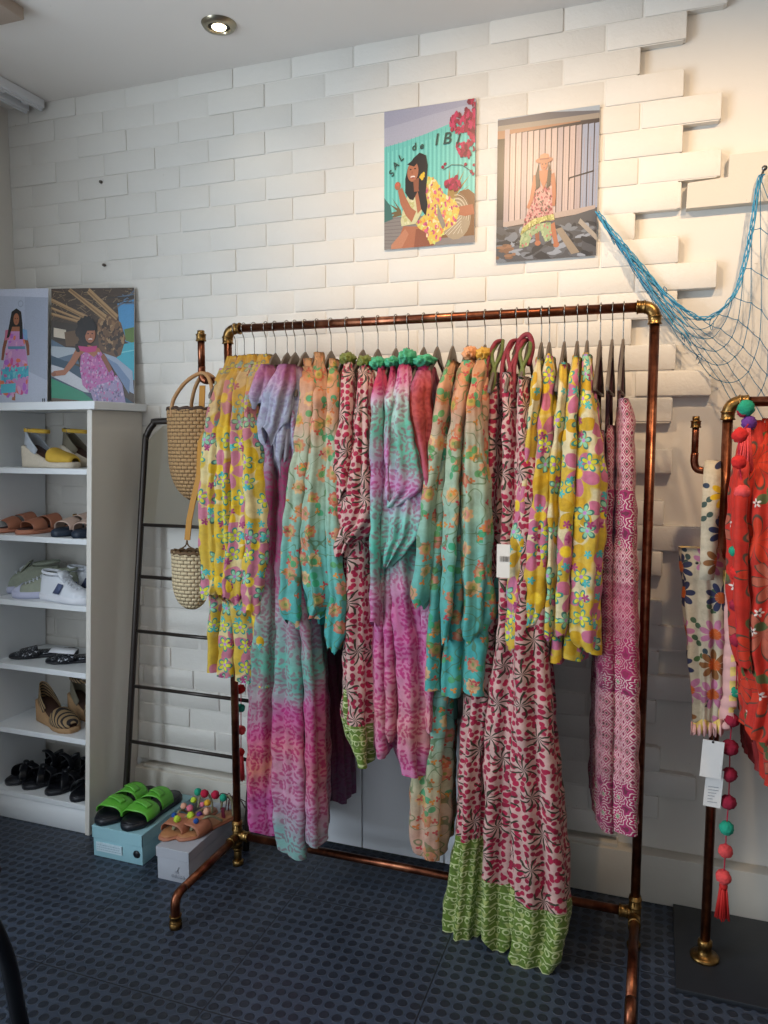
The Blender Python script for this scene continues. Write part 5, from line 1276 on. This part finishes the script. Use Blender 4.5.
def p_sal(p):
    p.R_(0,0,1,1,'#69bdb4'); p.P([(0,0),(1,0),(1,.10),(.72,.15),(.45,.20),(.2,.235),(0,.255)],'#a9a9b8'); p.P([(0,0),(1,0),(1,.03),(.5,.07),(0,.12)],'#9c9cae')
    for i in range(22): u=.02+i*.047; p.R_(u,.25-.12*u,u+.006,.76,'#4fa39c')
    for i in range(21): u=.04+i*.047; p.R_(u,.30-.12*u,u+.014,.74,'#7accc2')
    p.P([(0,.76),(1,.80),(1,1),(0,1)],'#857d78'); 
    for i in range(9): p.L([(0,.78+.025*i),(.4,.77+.03*i)],.004,'#6c645f')
    # plants
    for a,l in ((-1.2,.17),(-1.0,.22),(-.8,.25),(-.55,.27),(-.3,.24),(-1.45,.20),(-.05,.2)):
        p.P([(.70,.70),(.70+l*cos(a)*1.1,.66+l*sin(a)),(.75,.70)],'#9a7c40')
    for a,l in ((-2.7,.12),(-2.3,.13),(3.0,.13),(2.7,.12)): p.P([(.19,.72),(.19+l*1.2*cos(a),.72+l*sin(a)),(.20,.76)],'#6f5a35')
    p.P([(.0,.62),(.07,.68),(.10,.78),(.0,.80)],'#3f6a63')
    p.P([(.55,.95),(1,.95),(1,.66),(.93,.62),(.84,.63)],'#7d5a38')
    # basket
    p.E(.80,.82,.16,.15,'#a3937a'); 
    for k in range(9): p.L([(.80+.15*cos(a)*(1-k*.08),.80+.16*sin(a)*(1-k*.08)) for a in [-1.7+.25*i for i in range(9)]],.005,'#cfc3ac' if k%2 else '#857458')
    for k in range(6): p.L([(.62+.05*k,.93),(.86,.80+.02*k)],.004,'#d8cdb8')
    p.P([(.80,.74),(.98,.73),(1.,.80),(.90,.81),(.80,.79)],SK)
    # legs
    p.P([(.22,.84),(.50,.86),(.44,1),(.12,1)],SK); p.P([(.36,.87),(.58,.86),(.56,1),(.34,1)],SKD); p.P([(.08,.97),(.24,.86),(.28,.9),(.2,1),(.08,1)],'#b87d5e')
    # body and sleeves
    dr=[(.49,.50),(.58,.53),(.66,.63),(.80,.70),(.84,.76),(.80,.86),(.68,.90),(.62,.97),(.52,.99),(.47,.90),(.40,.87),(.36,.83),(.47,.76),(.46,.62)]
    p.P(dr,'#d3b85a'); p.dots(dr,210,FLW,.008,.020)
    p.P([(.60,.70),(.69,.86),(.66,.89),(.60,.80)],'#8d8577')
    p.P([(.28,.60),(.38,.62),(.44,.72),(.42,.76),(.36,.83),(.20,.84),(.19,.80),(.22,.70)],'#c9c69a'); p.dots([(.24,.68),(.34,.66),(.33,.82),(.2,.82)],25,['#b9b57a','#d8d4ae'],.01,.02)
    p.P([(.33,.55),(.40,.55),(.44,.72),(.38,.76)],SK)
    p.limb([(.18,.57),(.22,.66),(.28,.74),(.34,.78)],[.05,.075,.08,.09],SK); p.E(.155,.545,.035,.03,SK); p.E(.15,.535,.022,.013,'#c8604a')
    # hair, face
    p.P([(.33,.36),(.40,.325),(.47,.35),(.49,.42),(.48,.52),(.47,.62),(.49,.70),(.47,.78),(.42,.73),(.38,.60),(.33,.66),(.29,.65),(.24,.60),(.24,.50),(.27,.42)],HAIR)
    p.E(.325,.455,.062,.072,SK,20,.2); p.P([(.33,.52),(.40,.50),(.40,.60),(.34,.60)],SKD)
    p.P([(.26,.40),(.34,.365),(.42,.39),(.37,.40),(.34,.42)],HAIR)
    p.E(.300,.438,.012,.005,'#2a1814'); p.E(.350,.435,.012,.005,'#2a1814'); p.E(.318,.462,.008,.012,'#96593d'); p.E(.325,.492,.026,.008,'#e8d8d0'); p.E(.325,.499,.022,.005,'#8d3a30')
    p.P([(.395,.44),(.44,.40),(.46,.62),(.42,.68),(.39,.58)],HAIR)
    for dx,dy in ((0,0),(.018,.008),(-.012,.012),(.004,.024),(.02,-.01)): p.E(.425+dx,.488+dy,.014,.012,'#dcb52c')
    # bougainvillea
    for poly,n in (([(.72,.12),(.80,.08),(.88,.12),(.92,.0),(1,0),(1,.22),(.97,.24),(.80,.22),(.72,.18)],110),([(.80,.28),(.94,.30),(.97,.38),(.90,.41),(.82,.36)],45),([(.93,.10),(1,.08),(1,.37),(.96,.33)],30),([(.68,.55),(.80,.53),(.86,.60),(.80,.62),(.69,.60)],40)): p.dots(poly,n,['#8d1238','#a51a44','#6f0d2c','#b8285a'],.012,.030)
    for u,v in ((.655,.45),(.68,.43),(.96,.50),(.98,.52),(.90,.45),(.99,.46)): p.E(u,v,.016,.012,'#8d1238',8,0,.2)
    p.L([(.66,.47),(.75,.44),(.86,.45),(.96,.50)],.004,'#4a3a2a')
def p_fence(p):
    p.R_(0,0,1,1,'#4a4749'); p.P([(0,0),(1,0),(1,.06),(.5,.06),(0,.02)],'#9ba7b4'); p.P([(0,.01),(.5,-.0),(1,.035),(1,.075),(0,.05)],'#5a5a62'); p.R_(0,.05,1,.085,'#8f867c')
    p.P([(0,.085),(.82,.085),(.82,.11),(.4,.14),(0,.14)],'#9a7258'); p.R_(0,.14,.10,.70,'#2a2625')
    p.P([(.10,.115),(1,.085),(1,.70),(.12,.76)],'#3a3233')
    for i in range(16):
        u=.075+i*.059; c='#b9a6a2' if i%3 else '#a89a9c'
        if i>12: c='#8f98ae'
        p.P([(u,.115 if i else .08),(u+.048,.112 if i else .08),(u+.046,.735-.004*i),(u-.004,.74-.004*i)],c); p.L([(u+.02,.2),(u+.015,.7)],.004,'#9c8a86')
    p.P([(.07,.72),(.98,.66),(.98,.70),(.07,.755)],'#a89890')
    p.L([(.73,.46),(.96,.43)],.011,'#2a2628'); p.L([(.73,.455),(.72,.48)],.01,'#2a2628')
    # rocks
    p.P([(0,.75),(.3,.76),(.6,.74),(1,.68),(1,1),(0,1)],'#4a4c52')
    R=p.R
    for k in range(90): p.E(R.uniform(0,1),R.uniform(.78,1),R.uniform(.02,.09),R.uniform(.008,.03),R.choice(['#2a2c32','#6f7680','#8d95a2','#565a62','#3c3a3a']),9,R.uniform(-.4,.4),.25)
    for k in range(16): p.E(R.uniform(0,.22),R.uniform(.88,.99),R.uniform(.02,.05),.012,R.choice(['#7a5a44','#8f6a50']),8,0,.2)
    p.P([(.60,.80),(.66,.79),(.84,.97),(.76,.98)],'#8d8070'); p.P([(.84,.74),(1,.86),(1,.90),(.82,.77)],'#9a9288')
    # woman in straw hat and long printed dress
    p.limb([(.41,.78),(.42,.84),(.425,.88)],[.05,.04,.035],SKD); p.limb([(.56,.76),(.59,.84),(.61,.90)],[.06,.045,.04],SK); p.E(.425,.885,.03,.018,SK); p.E(.61,.905,.03,.02,SK)
    tr=[(.28,.78),(.40,.75),(.55,.75),(.56,.86),(.50,.88),(.45,.80),(.37,.83),(.33,.90),(.24,.91),(.25,.84)]
    p.P(tr,'#8fa37a'); p.dots(tr,60,['#a8b48a','#b56a6c','#6f8a5a'],.008,.014)
    dr=[(.39,.42),(.45,.50),(.50,.50),(.54,.42),(.56,.56),(.58,.74),(.50,.735),(.38,.76),(.25,.815),(.30,.70),(.36,.58)]
    p.P(dr,'#b98a86'); p.dots(dr,210,['#8d2a40','#a84a58','#3f3a2c','#c9a49a','#7a3a3c'],.006,.012)
    hb=[(.27,.77),(.38,.715),(.58,.695),(.59,.735),(.50,.735),(.38,.76),(.245,.82)]; p.P(hb,'#a9a45c'); p.dots(hb,50,['#c8c487','#7f8038'],.006,.010)
    p.P([(.41,.39),(.55,.39),(.52,.44),(.475,.52),(.43,.44)],SK); p.limb([(.395,.42),(.375,.50),(.355,.58),(.32,.64)],[.045,.04,.035,.03],SK); p.limb([(.555,.42),(.575,.50),(.58,.58),(.575,.64)],[.045,.04,.035,.03],SK)
    p.P([(.42,.34),(.44,.50),(.40,.52),(.39,.42)],HAIR); p.P([(.52,.34),(.55,.42),(.54,.50),(.50,.52)],HAIR); p.E(.475,.352,.036,.040,SK); p.E(.46,.348,.008,.004,HAIR); p.E(.49,.348,.008,.004,HAIR); p.E(.476,.374,.012,.004,'#8d3a34')
    p.E(.475,.322,.085,.022,'#a06a50',18,0); p.P([(.425,.315),(.435,.285),(.475,.275),(.515,.285),(.525,.315)],'#b87f62'); p.R_(.428,.308,.523,.318,'#7a4636')
def p_studio(p):
    p.R_(0,0,1,1,'#b4bdd0'); p.P([(0,0),(1,0),(1,.08),(0,.05)],'#c9cfe0'); p.P([(.66,.07),(1,.08),(1,.80),(.66,.72)],'#a9b2c6'); p.P([(0,.74),(.66,.70),(1,.80),(1,1),(0,1)],'#bcc4d6')
    p.E(.60,.13,.04,.03,'#9fa8bc'); p.E(.60,.13,.028,.02,'#b4bdd0'); p.L([(.66,.3),(.66,.55)],.006,'#98a1b4'); p.L([(.1,.12),(.3,.16)],.004,'#98a1b4')
    cx=.56
    p.limb([(cx-.05,.80),(cx-.045,.92),(cx-.05,.97)],[.05,.04,.05],SK); p.limb([(cx-.155,.40),(cx-.20,.52),(cx-.22,.62)],[.05,.045,.035],SKD); p.limb([(cx+.11,.40),(cx+.15,.50),(cx+.16,.58)],[.05,.045,.035],SKD)
    dr=[(cx-.12,.36),(cx+.08,.36),(cx+.10,.48),(cx+.13,.56),(cx+.17,.72),(cx+.16,.92),(cx+.02,.90),(cx-.10,.93),(cx-.24,.90),(cx-.22,.70),(cx-.15,.52)]
    p.P(dr,'#c88fc4'); p.dots(dr,60,['#d0568f','#e0795a','#b56ac8','#d9a3c8'],.02,.045); p.P([(cx-.14,.50),(cx+.11,.50),(cx+.11,.525),(cx-.14,.525)],'#5a8aa8')
    bn=[(cx-.23,.70),(cx+.165,.67),(cx+.17,.76),(cx-.235,.80)]; p.P(bn,'#4fb6c8'); p.dots(bn,25,['#7ac8d2','#48a0c0','#c86aa0'],.02,.03); bn=[(cx-.24,.83),(cx-.02,.82),(cx-.02,.90),(cx-.24,.91)]; p.P(bn,'#58b8cc')
    p.P([(cx-.18,.36),(cx-.11,.35),(cx-.12,.44),(cx-.19,.45)],'#d0708a'); p.P([(cx+.07,.35),(cx+.14,.36),(cx+.15,.45),(cx+.09,.44)],'#7fa8d0')
    p.P([(cx-.10,.33),(cx+.06,.33),(cx+.07,.37),(cx-.11,.37)],SK); p.P([(cx-.09,.20),(cx-.02,.17),(cx+.05,.20),(cx+.07,.30),(cx+.08,.44),(cx+.03,.44),(cx+.03,.33),(cx-.08,.33),(cx-.12,.42),(cx-.16,.43),(cx-.12,.30)],HAIR)
    p.E(cx-.02,.265,.042,.052,SK); p.E(cx-.036,.258,.008,.004,HAIR); p.E(cx-.004,.258,.008,.004,HAIR); p.E(cx-.02,.290,.012,.005,'#8d3a34')
    p.R_(.93,.955,.945,.985,'#2a2c34'); p.R_(.955,.955,.970,.985,'#2a2c34')
def p_boat(p):
    p.R_(0,0,1,1,'#4a3a2e'); R=p.R
    for k in range(150): u=R.uniform(0,1); v=R.uniform(0,.26); p.L([(u,v),(u+R.uniform(-.12,.14),v+R.uniform(.0,.05))],.005,R.choice(['#7a6248','#2f2620','#8d7556','#5c4a38','#9a8468']))
    p.P([(.80,.13),(1,.10),(1,.50),(.86,.45),(.82,.30)],'#4f93c4'); p.P([(.88,.36),(1,.34),(1,.48),(.90,.46)],'#5f7a3c'); p.P([(.78,.50),(1,.47),(1,.80),(.80,.70)],'#3fa8bc'); p.L([(.84,.56),(1,.54)],.01,'#7ac8d0')
    for k in range(12): p.L([(.62+R.uniform(0,.3),.05+R.uniform(0,.13)),(1,R.uniform(.0,.14))],.010,R.choice(['#5a6f86','#6a5a4a','#3a3430']))
    p.P([(.55,.28),(.70,.22),(.84,.30),(.90,.44),(.84,.58),(.74,.62),(.58,.52)],'#6a4c34'); p.dots([(.55,.28),(.70,.24),(.84,.32),(.88,.44),(.80,.58),(.60,.5)],120,['#8d6a48','#4a3424','#a5835c','#6f5238','#3a2a20'],.012,.035)
    p.P([(0,.28),(.35,.32),(.40,.45),(0,.46)],'#3f342c'); p.P([(.03,.34),(.18,.36),(.18,.44),(.03,.42)],'#d0c3b0')
    for a,b,c,d,wd in ((.0,.10,.50,.28,.035),(.22,.0,.66,.26,.055),(.45,.02,.80,.26,.05),(.0,.22,.38,.30,.025),(.0,.17,.42,.29,.022)): p.L([(a,b),(c,d)],wd,'#b08d62'); p.L([(a,b+.008),(c,d+.008)],wd*.3,'#8a6a46')
    p.P([(.16,.38),(.34,.36),(.36,.50),(.18,.50)],'#6a5038')
    # boat
    p.P([(0,.44),(.30,.56),(.34,.66),(0,.60)],'#5a7086'); p.P([(0,.50),(.35,.52),(.36,.55),(0,.62)],'#aeb8c2'); p.P([(0,.58),(.4,.70),(1,1),(0,1)],'#2d4a60'); p.P([(0,.66),(.18,.70),(.48,.84),(.60,.92),(.4,.90),(0,.76)],'#c3c6ce'); p.P([(0,.78),(.38,.90),(.55,1),(0,1)],'#138a68'); p.P([(0,.95),(.3,.97),(.5,1),(0,1)],'#5a4634')
    p.P([(.62,.56),(.78,.60),(.98,.72),(1,.92),(.95,.90),(.84,.74)],'#9aa8be'); p.P([(.66,.60),(.80,.66),(.95,.80),(.94,.92),(.84,.80)],'#6f86a8')
    # woman
    p.P([(.58,.80),(.80,.76),(.86,.84),(.90,1),(.52,1),(.46,.86)],'#a08fb4'); p.dots([(.58,.80),(.80,.76),(.88,.98),(.54,.98),(.48,.87)],120,['#c06aa0','#8f86b8','#6f6488','#c8b0cc'],.008,.016)
    top=[(.36,.58),(.42,.55),(.52,.60),(.60,.55),(.66,.62),(.76,.74),(.76,.80),(.66,.82),(.56,.84),(.46,.90),(.38,.84),(.35,.70)]
    p.P([(.32,.52),(.40,.48),(.58,.52),(.63,.58),(.56,.62),(.40,.60)],SK); p.P(top,'#b86aa8'); p.dots(top,150,['#c04a94','#d08ab8','#8f6a9a','#b8a0c0','#a03a80'],.008,.016)
    p.limb([(.34,.54),(.26,.64),(.16,.73),(.03,.74)],[.08,.065,.05,.045],SK); p.E(.03,.745,.03,.02,SKD); p.limb([(.62,.58),(.68,.66),(.72,.72)],[.05,.05,.05],SKD)
    p.dots([(.34,.30),(.46,.26),(.54,.32),(.52,.40),(.42,.52),(.32,.52),(.30,.40)],80,[HAIR,'#2a1c18','#1f1614'],.02,.045); p.E(.475,.405,.062,.072,SK,20,.1); p.E(.45,.395,.011,.005,HAIR); p.E(.50,.395,.011,.005,HAIR); p.E(.478,.418,.007,.012,SKD); p.E(.478,.444,.024,.008,'#e8d8d0'); p.E(.478,.450,.02,.004,'#8d3a34')
    p.P([(.40,.34),(.46,.325),(.54,.35),(.52,.37),(.44,.37),(.41,.42)],HAIR)
    p.P([(.33,.50),(.45,.51),(.56,.50),(.54,.55),(.44,.56),(.35,.54)],'#c03a7a')
GP='photo boards of models wearing the clothes'
txt=[('S',.085,.455,.065,-.85),('A',.130,.400,.067,-.75),('L',.190,.350,.068,-.6),('d',.335,.285,.070,-.25),('e',.420,.282,.066,-.12),('I',.580,.255,.115,-.05),('B',.695,.255,.115,.0),('I',.815,.268,.10,.08)]
poster('poster of a woman in yellow floral dress before a turquoise fence',(-.827,-.0085,1.987),(-.538,-.0085,1.987),.416,0,p_sal,GP,txt)
poster('poster of a woman in straw hat and long dress against a white board fence',(-.471,-.0085,1.921),(-.180,-.0085,1.921),.414,0,p_fence,GP)
poster('poster of a woman in tie-dye dress in a white room, leftmost on the shoe shelf',(-2.318,-.200,1.5195),(-2.068,-.136,1.5195),.415,.10,p_studio,GP)
poster('poster of a woman leaning on a boat under straw roof, atop shoe shelf',(-2.055,-.128,1.5195),(-1.762,-.045,1.5195),.412,.08,p_boat,GP)
# clear-heeled nail heads left in the brickwork
for x,z in ((-1.906,2.31),(-1.905,2.02)):
    b=bmesh.new(); lathe(b,[(.0,-.010),(.005,-.010),(.006,-.004),(.003,.004)],(x,0,z),'Y',12); o=obj('wall_plug',b,plain('plug','#5a5048',.6)); settle(o,(x,0,z)); tag(o,'small dark screw plug in the white bricks, '+('upper one' if z>2.2 else 'lower one')+' of two near the corner','wall plug')
